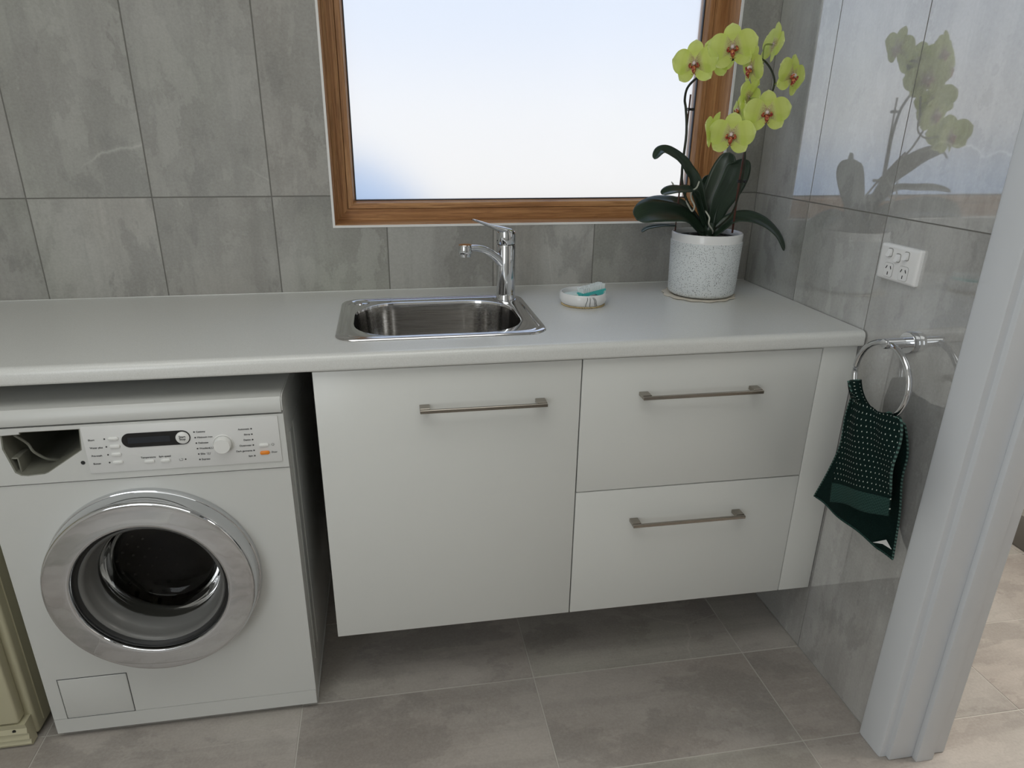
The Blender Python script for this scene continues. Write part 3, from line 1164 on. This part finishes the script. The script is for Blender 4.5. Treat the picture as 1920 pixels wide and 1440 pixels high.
# service flap
bm = bx((-1.9065, YM - .0012, .0590 + .003), (-1.7580, YM + .002, .1760), .003, 3)
obj('service_flap', bm, 'enamel', wm)
bm = bmesh.new()
plate(bm, [(-1.9082, .0602), (-1.7563, .0602), (-1.7563, .1777), (-1.9082, .1777)], [[(-1.9068, .0618), (-1.7578, .0618), (-1.7578, .1762), (-1.9068, .1762)]], 'y', YM - .0004, YM + .001)
obj('flap_gap', bm, 'ink', wm, 0)
# porthole door
prof = [(.2235, .000), (.2240, -.006), (.2225, -.012), (.2205, -.0125), (.2190, -.030), (.2175, -.044), (.2160, -.0490), (.2135, -.0520), (.2105, -.0528), (.2080, -.0530),
        (.1950, -.0535), (.1800, -.0541), (.1660, -.0547), (.1630, -.0546), (.1605, -.0535), (.1588, -.0510), (.1578, -.0450), (.1580, -.036)]
bm = bmesh.new()
lathe(bm, prof, (DX, YM, DZ), 'y', 96)
ring = obj('door_ring', bm, 'chrome', wm, 28)
bm = bmesh.new()
lathe(bm, [(.1590, -.038), (.156, -.0385), (.1545, -.036), (.1495, -.034), (.1490, -.028)], (DX, YM, DZ), 'y', 80)
obj('door_seal', bm, 'black_rubber', ring, 50)
bm = bmesh.new()
lathe(bm, [(.1495, -.0345), (.1470, -.0365), (.1425, -.033), (.1400, -.024), (.1385, -.010), (.1360, -.007), (.1330, .004), (.1310, .007), (.1290, .020)], (DX, YM, DZ), 'y', 80)
obj('porthole_collar', bm, mat('grey_stepped_collar', (.15, .15, .145), .3), ring, 40)
bm = bmesh.new()
lathe(bm, [(.1290, .020), (.1270, .022), (.1245, .045), (.1215, .070), (.1150, .084), (.1000, .092), (.05, .099), (.004, .100)], (DX, YM, DZ), 'y', 80, False, True)
bmg = obj('porthole_glass', bm, 'porthole', ring, 60)
bm = bmesh.new()
lathe(bm, [(.184, .017), (.176, .004), (.166, .006), (.160, .02), (.163, .035), (.156, .044), (.160, .06), (.150, .085), (.158, .10)], (DX, YM, DZ), 'y', 64)
obj('door_gasket', bm, 'grey_rubber', wm, 60)
bm = bmesh.new()
lathe(bm, [(.160, .10), (.225, .105), (.235, .12), (.235, .44), (.225, .455), (.12, .46), (.01, .45)], (DX, YM, DZ), 'y', 64, False, True)
drum = obj('drum', bm, 'drum', wm, 50)
for k in range(3):
    bm = bmesh.new()
    a = math.radians(-40 + 120 * k)
    dv = V((math.cos(a), 0, math.sin(a)))
    tv = V((-math.sin(a), 0, math.cos(a)))
    o0 = V((DX, YM, DZ)) + dv * .234
    rings = []
    for hh, w_ in ((0, .045), (.03, .03), (.052, .014), (.058, .006)):
        rings.append([o0 - dv * hh + tv * w_ + V((0, .14 + hh * .4, 0)), o0 - dv * hh - tv * w_ + V((0, .14 + hh * .4, 0)), o0 - dv * hh - tv * w_ + V((0, .42 - hh * .4, 0)), o0 - dv * hh + tv * w_ + V((0, .42 - hh * .4, 0))])
    loops(bm, rings, True, False, True)
    obj('drum_paddle', bm, 'drum', drum, 50)
bm = bmesh.new()
for ia in range(26):
    for iy in range(7):
        a = math.radians(-175 + 7 * ia)
        p = V((DX + .2345 * math.cos(a), YM + .15 + .04 * iy + (.02 if ia % 2 else 0), DZ + .2345 * math.sin(a)))
        bmesh.ops.create_uvsphere(bm, u_segments=6, v_segments=4, radius=.007, matrix=Matrix.Translation(p))
hc = obj('drum_dimples', bm, 'drum', drum)
hc['kind'] = 'stuff'

# ------------------------------------------------------------------ cream appliance at the left edge
fr = thing('cream_appliance', 'old cream appliance with ribbed base, at the left edge beside the washing machine', 'appliance', (-2.3, -.3, 0))
AX0, AX1 = -2.585, -1.985
obj('body', bx((AX0, -.572, .012), (AX1, -.03, .85), .008, 3), 'cream', fr)
bm = bx((AX0 + .002, -.604, .078), (AX1 - .016, -.572, .848), .006, 3)
obj('front_panel', bm, 'cream', fr)
bm = bmesh.new()
prism(bm, [(-.572, 0.004), (-.596, .004), (-.600, .012), (-.596, .022), (-.602, .028), (-.598, .042), (-.604, .048), (-.600, .060), (-.603, .074), (-.572, .074)], 'x', AX0 + .002, AX1 - .006)
kick = obj('ribbed_base', bm, 'cream', fr, 20)
bm = bmesh.new()
lathe(bm, [(.004, 0), (.004, -.002)], (-2.018, -.6005, .055), 'y', 14, True, True)
obj('screw_hole', bm, 'black_rubber', kick)
obj('side_seam', bx((AX1 - .001, -.545, .03), (AX1 + .003, -.541, .84), .001), 'cream', fr)
for x in (AX0 + .06, AX1 - .06):
    for y in (-.52, -.1):
        bm = bmesh.new()
        lathe(bm, [(.018, 0), (.018, .014)], (x, y, 0), n=14, cap0=True, cap1=True)
        obj('foot', bm, 'black_rubber', fr)

# ------------------------------------------------------------------ power outlet on the right wall
OY, OZ = -.6450, 1.1050
out_ = thing('power_outlet', 'white double power point with three rocker switches, on the right wall', 'power outlet', (0, OY, OZ))
bm = bmesh.new()
hw, hh = .0605, .0385
R_ = lambda d, x: [V((x, a, b)) for a, b in rrect(OY - hw + d, OY + hw - d, OZ - hh + d, OZ + hh - d, .004)]
loops(bm, [R_(0, 0), R_(0, -.006), R_(.0015, -.0085), R_(.006, -.0105)], True, True, True)
obj('faceplate', bm, 'outlet_white', out_, 40)
for y, z in ((-.6185, 1.1228), (-.6450, 1.1205), (-.6690, 1.1255)):
    z = {-.6185: 1.1260, -.6450: 1.1185, -.6690: 1.1260}[y]
    bm = bmesh.new()
    plate(bm, rrect(y - .0075, y + .0075, z - .0095, z + .0095, .0045), [rrect(y - .0066, y + .0066, z - .0086, z + .0086, .0040)], 'x', -.0110, -.0100)
    sw = obj('switch_surround', bm, 'grout', out_, 0)
    bm = bmesh.new()
    loops(bm, [[V((-.0102, a, b)) for a, b in rrect(y - .0066, y + .0066, z - .0086, z + .0086, .004)],
               [V((-.0128 - (.0050 if b < z else 0), a, b)) for a, b in rrect(y - .0060, y + .0060, z - .0078, z + .0078, .0035)]], True, False, True)
    obj('rocker', bm, 'outlet_white', sw, 50)
for y in (-.6230, -.6690):
    z = 1.0890
    bm = bmesh.new()
    plate(bm, rrect(y - .0135, y + .0135, z - .0150, z + .0150, .006), [], 'x', -.0112, -.0102)
    so_ = obj('socket', bm, 'outlet_white', out_, 40)
    bm = bmesh.new()
    plate(bm, rrect(y - .0141, y + .0141, z - .0156, z + .0156, .0065), [rrect(y - .0136, y + .0136, z - .0151, z + .0151, .006)], 'x', -.01085, -.0102)
    obj('socket_outline', bm, 'grey_rubber', so_, 0)
    for dy, dz, rot in ((.0065, .0055, .5), (-.0065, .0055, -.5), (0, -.0075, 0)):
        bm = bx((-.0004, -.0009, -.0036), (.0004, .0009, .0036))
        bm.transform(Matrix.Translation((-.0114, y + dy, z + dz)) @ Matrix.Rotation(rot, 4, 'X'))
        obj('slot', bm, 'black_gloss', so_, 0)

# ------------------------------------------------------------------ towel ring and towel
RY, RZ, RX = -.7285, .9530, -.058
trg = thing('towel_ring', 'chrome towel ring on a round wall rosette, below the power outlet', 'towel ring', (0, RY, RZ))
bm = bmesh.new()
lathe(bm, [(.0235, 0), (.0240, -.002), (.0240, -.013), (.0225, -.015), (.012, -.0152)], (0, RY, RZ), 'x', 48, True, True)
obj('rosette', bm, 'chrome', trg, 40)
bm = bmesh.new()
lathe(bm, [(.0112, -.013), (.0112, -.060), (.0112, -.068), (.0095, -.0705), (.003, -.071)], (0, RY, RZ), 'x', 36, True, True)
obj('arm', bm, 'chrome', trg, 40)
RR = .084
RC = V((RX, RY, RZ - RR))
bm = bmesh.new()
tube(bm, [RC + V((0, RR * math.cos(2 * PI * k / 96), RR * math.sin(2 * PI * k / 96))) for k in range(96)], .0066, 14, False, True)
obj('ring', bm, 'chrome', trg, 60)

tow = thing('hand_towel', 'dark green hand towel with white specks hanging through the chrome ring', 'towel', (RX, -.72, .5))


def curve_pts(pts, n):
    """resample a polyline of vectors to n points, evenly by length"""
    d = [0]
    for a, b in zip(pts, pts[1:]):
        d.append(d[-1] + (b - a).length)
    res = []
    for k in range(n):
        s = d[-1] * k / (n - 1)
        i = 0
        while i < len(pts) - 2 and d[i + 1] < s:
            i += 1
        f = (s - d[i]) / max(1e-9, d[i + 1] - d[i])
        res.append(pts[i].lerp(pts[i + 1], f))
    return res


NU = 49


def arc(r, x, n=NU, a0=-20, a1=-128):
    return [RC + V((x, r * math.cos(math.radians(a0 + (a1 - a0) * k / (n - 1))), r * math.sin(math.radians(a0 + (a1 - a0) * k / (n - 1))))) for k in range(n)]


def rowpx(pp, x, fold=0, nf=3, ph=0):
    xs = x if isinstance(x, tuple) else (x, x)
    pts = spline([at(a, b, 'x', xs[0] + (xs[1] - xs[0]) * i / (len(pp) - 1)) for i, (a, b) in enumerate(pp)], 8)
    pts = curve_pts(pts, NU)
    for k, p in enumerate(pts):
        u = k / (NU - 1)
        p.x += fold * math.sin(u * nf * 2 * PI + ph)
    return pts


rows_front = [rowpx([(1556, 941), (1590, 946), (1625, 960), (1664, 968)], -.104, .004, 1.2, .5),
              rowpx([(1560, 905), (1600, 915), (1666, 935)], -.105, .005, 1.2, .5),
              rowpx([(1570, 850), (1615, 862), (1676, 880)], -.102, .006, 1.5, .8),
              rowpx([(1585, 792), (1636, 806), (1684, 824)], -.092, .007, 2, 1.2),
              rowpx([(1599, 746), (1620, 757), (1650, 773), (1689, 782)], -.075, .003, 2.5, 1.5),
              arc(RR + .002, -.0145), arc(RR - .008, -.0105), arc(RR - .0125, .0), arc(RR - .008, .0105)]
rows_back = [arc(RR + .004, .0145),
             rowpx([(1597, 744), (1626, 768), (1660, 785), (1696, 795)], (-.045, -.038), .004, 2.5, 0),
             rowpx([(1583, 783), (1640, 830), (1700, 850)], (-.052, -.036), .006, 2, .4),
             rowpx([(1572, 835), (1640, 880), (1697, 900)], (-.060, -.034), .008, 1.6, .6),
             rowpx([(1548, 885), (1630, 940), (1688, 965)], (-.068, -.032), .009, 1.4, .8),
             rowpx([(1522, 930), (1548, 948), (1600, 985), (1632, 1022), (1650, 1035), (1672, 1048)], (-.072, -.032), .009, 1.3, 1.0)]
rws = rows_front + rows_back
# smooth between the control rows
dense = []
for i in range(len(rws) - 1):
    sub = 7 if i < 4 or i > 8 else 2
    for k in range(sub):
        t = k / sub
        p0, p1, p2, p3 = rws[max(i - 1, 0)], rws[i], rws[i + 1], rws[min(i + 2, len(rws) - 1)]
        rr_ = []
        for a, b, c, d in zip(p0, p1, p2, p3):
            if 4 <= i <= 9:
                rr_.append(b.lerp(c, t))
            else:
                rr_.append(.5 * ((2 * b) + (c - a) * t + (2 * a - 5 * b + 4 * c - d) * t * t + (3 * b - a - 3 * c + d) * t ** 3))
        dense.append(rr_)
dense.append(rws[-1])


def sheet(name, rows, material, parent, thick, vs=None):
    bm = bmesh.new()
    vr = [[bm.verts.new(p) for p in r] for r in rows]
    uvl = bm.loops.layers.uv.new('UVMap')
    ln = [0]
    for a, b in zip(rows, rows[1:]):
        ln.append(ln[-1] + (a[NU // 2] - b[NU // 2]).length)
    for i in range(len(rows) - 1):
        for j in range(len(rows[0]) - 1):
            f = bm.faces.new((vr[i][j], vr[i][j + 1], vr[i + 1][j + 1], vr[i + 1][j]))
            for lp, (a, b) in zip(f.loops, ((i, j), (i, j + 1), (i + 1, j + 1), (i + 1, j))):
                lp[uvl].uv = (b / (len(rows[0]) - 1), ln[a] / .7)
    o = obj(name, bm, material, parent, 180)
    md = o.modifiers.new('thickness', 'SOLIDIFY')
    md.thickness = thick
    md.offset = 0
    return o


cloth = sheet('cloth', dense, 'towel', tow, .0035)
sheet('hem_band', [[p + V((-.0024, 0, 0)) for p in r] for r in dense[0:8]], 'towel_hem', cloth, .0012)
bm = bmesh.new()
for col_ in (NU - 1, 0):
    tube(bm, [r[col_] for r in dense[8:len(dense)]][18 if col_ == 0 else 0:], .0023, 8)
    if col_ == NU - 1:
        tube(bm, [r[col_] for r in dense[8:29]], .0025, 8)
obj('edge_stitching', bm, 'stitch', cloth, 60)
bm = bmesh.new()
tube(bm, dense[-1], .0032, 8)
obj('bottom_hem', bm, 'towel_hem', cloth, 60)
bm = bmesh.new()
a, b, c, d = at(1636, 1017, 'x', -.052), at(1661, 1012, 'x', -.055), at(1671, 1030, 'x', -.056), at(1655, 1020, 'x', -.054)
qd = [a, b, c, d]
loops(bm, [qd, [p + V((.0008, 0, 0)) for p in qd]], True, True, True)
o = obj('care_tag', bm, 'ceramic', cloth, 0)
o['label'] = 'white care tag sewn to the towel'

# ------------------------------------------------------------------ doily, pot and orchid
PC = V((-.2235, -.166, ZC))
bm = bmesh.new()
rings = []
n_ = 96
for rr_, z in ((.05, .0004), (.088, .0004), (.100, .0004), (.104, .0010), (.1085, .0014)):
    ring_ = []
    for k in range(n_):
        a = 2 * PI * k / n_
        sc = 1 + (.085 * abs(math.sin(a * 6.5)) - .05) * (rr_ > .095)
        zz = z + (.0018 * (0.5 + .5 * math.sin(a * 5 + 1)) if rr_ > .105 else 0)
        ring_.append(PC + V((rr_ * .915 * sc * math.cos(a) - .009, rr_ * .915 * sc * math.sin(a) - .006, zz)))
    rings.append(ring_)
loops(bm, rings, True, False, False)
# picot edge: pierced loops around the rim
for k in range(48):
    a = 2 * PI * k / 48
    rr_ = .1075 * (1 + .05 * abs(math.sin(a * 6)) - .02)
    c = PC + V((rr_ * math.cos(a) - .012, rr_ * math.sin(a) - .008, .0028))
    tube(bm, [c + V((.004 * math.cos(t), .004 * math.sin(t), 0)) for t in [2 * PI * i / 8 for i in range(8)]], .0008, 4, False, True) if False else None
o = obj('lace_doily', bm, 'lace', smooth=50)
md = o.modifiers.new('thickness', 'SOLIDIFY')
md.thickness = .0014
md.offset = 1
tag(o, 'cream lace doily with scalloped edge under the flower pot', 'doily')

pot = thing('flower_pot', 'white speckled stoneware pot with plain glazed rim, holding the orchid', 'pot', PC + V((0, 0, .003)))
b0 = PC + V((0, 0, .003))
bm = bmesh.new()
lathe(bm, [(.070, .000), (.082, .001), (.0900, .006), (.0925, .014), (.0950, .10), (.0965, .1485), (.0965, .1490)], b0, n=72, cap0=True)
obj('pot_body', bm, 'speckle', pot, 50)
bm = bmesh.new()
lathe(bm, [(.0965, .1488), (.0950, .1505), (.0946, .153), (.0956, .1675), (.0945, .1705), (.0925, .1715), (.0905, .1700), (.0900, .160), (.0885, .09), (.08, .02)], b0, n=72)
obj('pot_rim', bm, 'ceramic', pot, 60)

orc = thing('orchid', 'yellow-green moth orchid with blooms on arching stems, in the speckled pot', 'orchid', PC + V((0, 0, .02)))
bm = bmesh.new()
lathe(bm, [(.074, .02), (.084, .1545), (.0865, .1575), (.0845, .1575), (.083, .148)], b0, n=48)
obj('nursery_pot', bm, 'black_gloss', orc, 50)
bm = bmesh.new()
rings = []
for rr_ in (.083, .06, .035, .012):
    rings.append([b0 + V((rr_ * math.cos(2 * PI * k / 40), rr_ * math.sin(2 * PI * k / 40), .148 + random.uniform(-.004, .006) + (.083 - rr_) * .12)) for k in range(40)])
loops(bm, rings, True, False, True)
s_ = obj('bark_mix', bm, 'soil', orc, 0)
s_['kind'] = 'stuff'


def leaf(ctrl, width, up, fold=.25, tip=.55, lab=None):
    """ctrl: spine points; up: hint of the upper side's normal"""
    sp_ = spline(ctrl, 7)
    n = len(sp_)
    bm = bmesh.new()
    uvl = bm.loops.layers.uv.new('UVMap')
    nv = 8
    vr = []
    up = V(up)
    for i, p in enumerate(sp_):
        f = i / (n - 1)
        t = (sp_[min(i + 1, n - 1)] - sp_[max(i - 1, 0)]).normalized()
        s = t.cross(up).normalized()
        nn = s.cross(t)
        w = width * (.38 + .62 * math.sin(PI * min(1, f / (2 * tip)))) if f < tip else width * math.sqrt(max(0, 1 - ((f - tip) / (1 - tip)) ** 1.8))
        w = max(w, .0012)
        row_ = []
        for k in range(nv + 1):
            x = (k / nv) * 2 - 1
            row_.append(bm.verts.new(p + s * (x * w) + nn * (abs(x) ** 1.4 * w * fold * (1 - .4 * f))))
        vr.append(row_)
    for i in range(n - 1):
        for k in range(nv):
            fc = bm.faces.new((vr[i][k], vr[i][k + 1], vr[i + 1][k + 1], vr[i + 1][k]))
            for lp, (a, b) in zip(fc.loops, ((i, k), (i, k + 1), (i + 1, k + 1), (i + 1, k))):
                lp[uvl].uv = (a / (n - 1), b / nv)
    o = obj('leaf', bm, 'leaf', orc, 180)
    md = o.modifiers.new('thickness', 'SOLIDIFY')
    md.thickness = .0022
    md.offset = 0
    if lab:
        o['label'] = lab
    return o


A = at
LB = b0 + V((.004, .002, .165))
# broad leaf lying out to the left, towards the viewer
leaf([LB + V((-.012, -.006, -.006)), A(1285, 408, 'y', -.19), A(1245, 400, 'y', -.225), A(1214, 402, 'y', -.25), A(1194, 412, 'y', -.265)], .0420, (-.05, -.62, .78), .30, .6)
# leaf behind it
leaf([LB + V((-.012, .0, .004)), A(1280, 385, 'y', -.125), A(1240, 378, 'y', -.11), A(1210, 386, 'y', -.10), A(1196, 404, 'y', -.10)], 0.0300, (0, -.3, 1), .25, .6)
# slim upper left leaf arching over
leaf([LB + V((-.008, .000, .02)), A(1306, 352, 'y', -.175), A(1285, 313, 'y', -.195), A(1262, 290, 'y', -.21), A(1240, 283, 'y', -.218), A(1227, 298, 'y', -.226)], .0225, (-.45, -.5, .7), .35, .45)
# short middle left leaf
leaf([LB + V((-.008, -.004, .02)), A(1305, 362, 'y', -.20), A(1280, 357, 'y', -.235), A(1258, 358, 'y', -.26), A(1241, 364, 'y', -.275)], .0200, (0, -.4, .9), .30, .6)
# tall central leaf
leaf([LB + V((.002, .004, .01)), A(1331, 385, 'y', -.15), A(1348, 340, 'y', -.145), A(1362, 306, 'y', -.145), A(1368, 286, 'y', -.15)], 0.0312, (-.55, -.75, .3), .35, .55)
# upright right leaf, curling over
leaf([LB + V((.008, .002, .008)), A(1348, 385, 'y', -.17), A(1370, 345, 'y', -.175), A(1384, 313, 'y', -.175), A(1391, 298, 'y', -.185)], 0.0387, (.10, -.95, .15), .25, .62)
# right leaf arching down over the rim
leaf([LB + V((.012, -.002, -.004)), A(1368, 414, 'y', -.185), A(1400, 409, 'y', -.20), A(1432, 420, 'y', -.21), A(1457, 443, 'y', -.215), A(1470, 470, 'y', -.22)], 0.0263, (.25, -.55, .8), .35, .5)
# small leaf behind
leaf([LB + V((0, .008, .01)), A(1325, 372, 'y', -.12), A(1328, 345, 'y', -.10), A(1322, 330, 'y', -.095)], 0.0225, (-.2, -.9, .2), .3, .6)
# drooping tip at the lower left
leaf([A(1268, 424, 'y', -.16), A(1240, 424, 'y', -.15), A(1215, 428, 'y', -.15), A(1203, 435, 'y', -.15)], 0.0100, (0, -.2, 1), .3, .5)

bm = bmesh.new()
tube(bm, spline([b0 + V((0, 0, .145)), LB + V((0, 0, .0)), LB + V((.002, .002, .03))], 5), [.012] * 6 + [.016] * 5, 12)
obj('crown', bm, 'leaf', orc, 60)

# aerial roots
for pts in ([A(1311, 340, 'y', -.195), A(1306, 352, 'y', -.20), A(1297, 359, 'y', -.205), A(1296, 372, 'y', -.21), A(1302, 386, 'y', -.21), A(1298, 396, 'y', -.20), A(1291, 386, 'y', -.20), A(1286, 376, 'y', -.195)],
            [A(1322, 395, 'y', -.19), A(1330, 408, 'y', -.20), A(1329, 420, 'y', -.20), A(1336, 432, 'y', -.19), A(1336, 438, 'y', -.18)],
            [A(1262, 353, 'y', -.16), A(1262, 346, 'y', -.16), A(1259, 341, 'y', -.16)]):
    bm = bmesh.new()
    p_ = spline(pts, 5)
    tube(bm, p_, [.0022 if i < len(p_) - 3 else .0014 for i in range(len(p_))], 7)
    obj('aerial_root', bm, 'root', orc, 60)

# stakes
bm = bmesh.new()
tube(bm, [A(1266, 432, 'y', -.137), A(1271, 385, 'y', -.137), A(1295, 177, 'y', -.136)], .0024, 8)
obj('stake', bm, 'stake', orc, 60)
bm = bmesh.new()
tube(bm, [A(1373, 436, 'y', -.185), A(1386, 340, 'y', -.26), A(1396, 285, 'y', -.31)], .0026, 8)
obj('stake', bm, 'stake', orc, 60)
bm = bmesh.new()
p_ = spline([LB + V((-.006, .01, .0)), A(1280, 352, 'y', -.142), A(1287, 250, 'y', -.142), A(1286, 205, 'y', -.142), A(1284, 186, 'y', -.146), A(1290, 163, 'y', -.165), A(1312, 142, 'y', -.205),
             A(1346, 123, 'y', -.24), A(1388, 108, 'y', -.265), A(1425, 110, 'y', -.28), A(1443, 126, 'y', -.31), A(1452, 150, 'y', -.34), A(1448, 172, 'y', -.352), A(1436, 205, 'y', -.352), A(1418, 240, 'y', -.342), A(1395, 255, 'y', -.335), A(1372, 258, 'y', -.328)], 6)
tube(bm, p_, [.0036 - .0016 * i / len(p_) for i in range(len(p_))], 8)
obj('flower_stem', bm, 'stem', orc, 60)
bm = bmesh.new()
p_ = spline([LB + V((.004, .006, .0)), A(1372, 400, 'y', -.21), A(1392, 335, 'y', -.27), A(1397, 288, 'y', -.315), A(1396, 250, 'y', -.33), A(1398, 205, 'y', -.34)], 6)
tube(bm, p_, [.0024] * len(p_), 8)
obj('flower_stem', bm, 'stem', orc, 60)


def clip(p, d):
    bm = bmesh.new()
    p = V(p)
    for k in (-1, 0, 1):
        c = p + V((0, 0, .0026 * k))
        tube(bm, [c + V((.0058 * math.cos(t), .0058 * math.sin(t), 0)) for t in [2 * PI * i / 14 for i in range(14)]], .0011, 6, False, True)
    box(bm, p + V((.003, -.003, -.003)), p + V((.014, .003, .003)), .002)
    lathe(bm, [(.0035, -.004), (.0045, 0), (.0035, .004)], p + V((.0145, 0, 0)), 'y', 12, True, True)
    obj('plant_clip', bm, 'clip', orc, 50)


clip(A(1289, 205, 'y', -.139), 1)
clip(A(1387, 340, 'y', -.263), 1)


def petal_grid(bm, ang, length, width, shape, cup, lift, mtx, twist=0, ruffle=0):
    nu, nv = 16, 10
    uvl = bm.loops.layers.uv.verify()
    ca, sa = math.cos(ang), math.sin(ang)
    vr = []
    for i in range(nu + 1):
        u = 1 - (1 - i / nu) ** 1.6
        u0 = .56 if shape == 'sepal' else .54
        if u < u0:
            k0 = .30 if shape == 'sepal' else .16
            t_ = u / u0
            w = width * (k0 + (1 - k0) * math.sin(t_ * PI / 2) ** (1.0 if shape == 'sepal' else .85))
        else:
            w = width * math.sqrt(max(0, 1 - ((u - u0) / (1 - u0)) ** 2.1))
        w = max(w, .0008)
        row_ = []
        for k in range(nv + 1):
            x = k / nv * 2 - 1
            along = length * u * (1 - .04 * x * x * u)
            acr = x * w
            z = lift * u - cup * u * u + .12 * w * (x * x) * (1 if shape == 'sepal' else -1) + twist * acr + ruffle * math.sin(x * 5 + u * 4) * u
            row_.append(bm.verts.new(mtx @ V((along * ca - acr * sa, along * sa + acr * ca, z))))
        vr.append(row_)
    for i in range(nu):
        for k in range(nv):
            fc = bm.faces.new((vr[i][k], vr[i][k + 1], vr[i + 1][k + 1], vr[i + 1][k]))
            for lp, (a, b) in zip(fc.loops, ((i, k), (i, k + 1), (i + 1, k + 1), (i + 1, k))):
                lp[uvl].uv = (1 - (1 - a / nu) ** 1.6, b / nv)


def flower(c, n, size, roll=0, stem_to=None, cup=.006):
    """c: centre; n: direction it faces; size: petal reach"""
    c, n = V(c), V(n).normalized()
    xax = V((0, 0, 1)).cross(n).normalized()
    yax = n.cross(xax)
    base = Matrix((xax, yax, n)).transposed().to_4x4()
    mtx = Matrix.Translation(c) @ base @ Matrix.Rotation(roll, 4, 'Z')
    s = size
    bm = bmesh.new()
    petal_grid(bm, math.radians(90), s * .92, s * .34, 'sepal', cup, -.001, mtx, 0, .001)
    petal_grid(bm, math.radians(222), s * .90, s * .33, 'sepal', cup * .8, -.001, mtx, .05, .001)
    petal_grid(bm, math.radians(318), s * .90, s * .33, 'sepal', cup * .8, -.001, mtx, -.05, .001)
    f = obj('flower', bm, 'petal', orc, 180)
    for a, tw_ in ((13, .06), (167, -.06)):
        bm = bmesh.new()
        petal_grid(bm, math.radians(a), s * 1.0, s * .50, 'petal', cup, .004, mtx @ Matrix.Translation((0, 0, .0016)), tw_, .0015)
        obj('petal', bm, 'petal', f, 180)
    bm = bmesh.new()
    # lip: two side lobes curling up, a pointed middle lobe with two tendrils
    for sg in (-1, 1):
        secs = []
        for k in range(6):
            t = k / 5
            p = mtx @ V((sg * s * (.05 + .13 * math.sin(t * 2.4)), -s * (.10 + .06 * t) + s * .20 * t * t, s * (.06 + .16 * t)))
            secs.append(p)
        tube(bm, spline(secs, 3), [s * .055 * (1 - abs(i / 15 - .5) * 1.2) + .0006 for i in range(16)], 8)
    mid = [mtx @ V((0, -s * .06, s * .05)), mtx @ V((0, -s * .16, s * .17)), mtx @ V((0, -s * .27, s * .16)), mtx @ V((0, -s * .36, s * .10))]
    p_ = spline(mid, 4)
    tube(bm, p_, [s * (.05 + .05 * math.sin(PI * i / (len(p_) - 1))) * (1 - .6 * (i / (len(p_) - 1)) ** 3) for i in range(len(p_))], 10)
    for sg in (-1, 1):
        tube(bm, spline([mtx @ V((0, -s * .34, s * .11)), mtx @ V((sg * s * .05, -s * .40, s * .13)), mtx @ V((sg * s * .09, -s * .37, s * .18))], 3), .0006, 5)
    obj('lip', bm, 'lip', f, 60)
    bm = bmesh.new()
    p_ = spline([mtx @ V((0, s * .02, .0)), mtx @ V((0, s * .05, s * .12)), mtx @ V((0, s * .00, s * .21))], 4)
    tube(bm, p_, [s * .055, s * .062, s * .066, s * .070, s * .072, s * .074, s * .070, s * .062, s * .035], 10)
    obj('column', bm, 'column', f, 60)
    if stem_to is not None:
        bm = bmesh.new()
        e = V(stem_to)
        tube(bm, spline([c - n * .002, c - n * .018 + (e - c) * .15, e], 6), [.0022 - .0008 * i / 12 for i in range(13)], 7)
        obj('pedicel', bm, 'pedicel', f, 60)
    return f


toc = lambda p: (CAM - p).normalized()
p = A(1303, 120, 'y', -.245)
flower(p, toc(p) + V((-.30, .0, -.05)), .0575, .05, A(1325, 135, 'y', -.222))
p = A(1374, 90, 'y', -.295)
flower(p, toc(p) + V((-.05, 0, .05)), .0585, .14, A(1385, 108, 'y', -.266))
p = A(1347, 106, 'y', -.225)
flower(p, V((-.2, .9, .2)), .0540, .3, A(1352, 120, 'y', -.243))
p = A(1410, 128, 'y', -.315)
flower(p, V((-.97, .02, -.10)), .0530, -.20, A(1432, 114, 'y', -.288))
p = A(1450, 84, 'y', -.280)
flower(p, V((.90, -.05, -.15)), .0530, .22, A(1430, 112, 'y', -.284))
p = A(1484, 143, 'y', -.390)
flower(p, V((.42, -.90, -.02)), .0520, -.25, A(1452, 160, 'y', -.347))
p = A(1404, 183, 'y', -.345)
flower(p, V((-.5, .85, .15)), .0480, .3, A(1440, 190, 'y', -.352))
p = A(1386, 207, 'y', -.325)
flower(p, V((-.95, .15, -.05)), .0430, .2, A(1405, 215, 'y', -.340))
p = A(1438, 212, 'y', -.385)
flower(p, toc(p) + V((.10, 0, -.05)), .0540, .06, A(1432, 212, 'y', -.353))
p = A(1371, 254, 'y', -.365)
flower(p, toc(p) + V((-.05, 0, .0)), .0560, -.03, A(1385, 257, 'y', -.333))
p = A(1338, 250, 'y', -.330)
flower(p, V((-.62, .76, -.02)), .0530, .2, A(1372, 258, 'y', -.328))
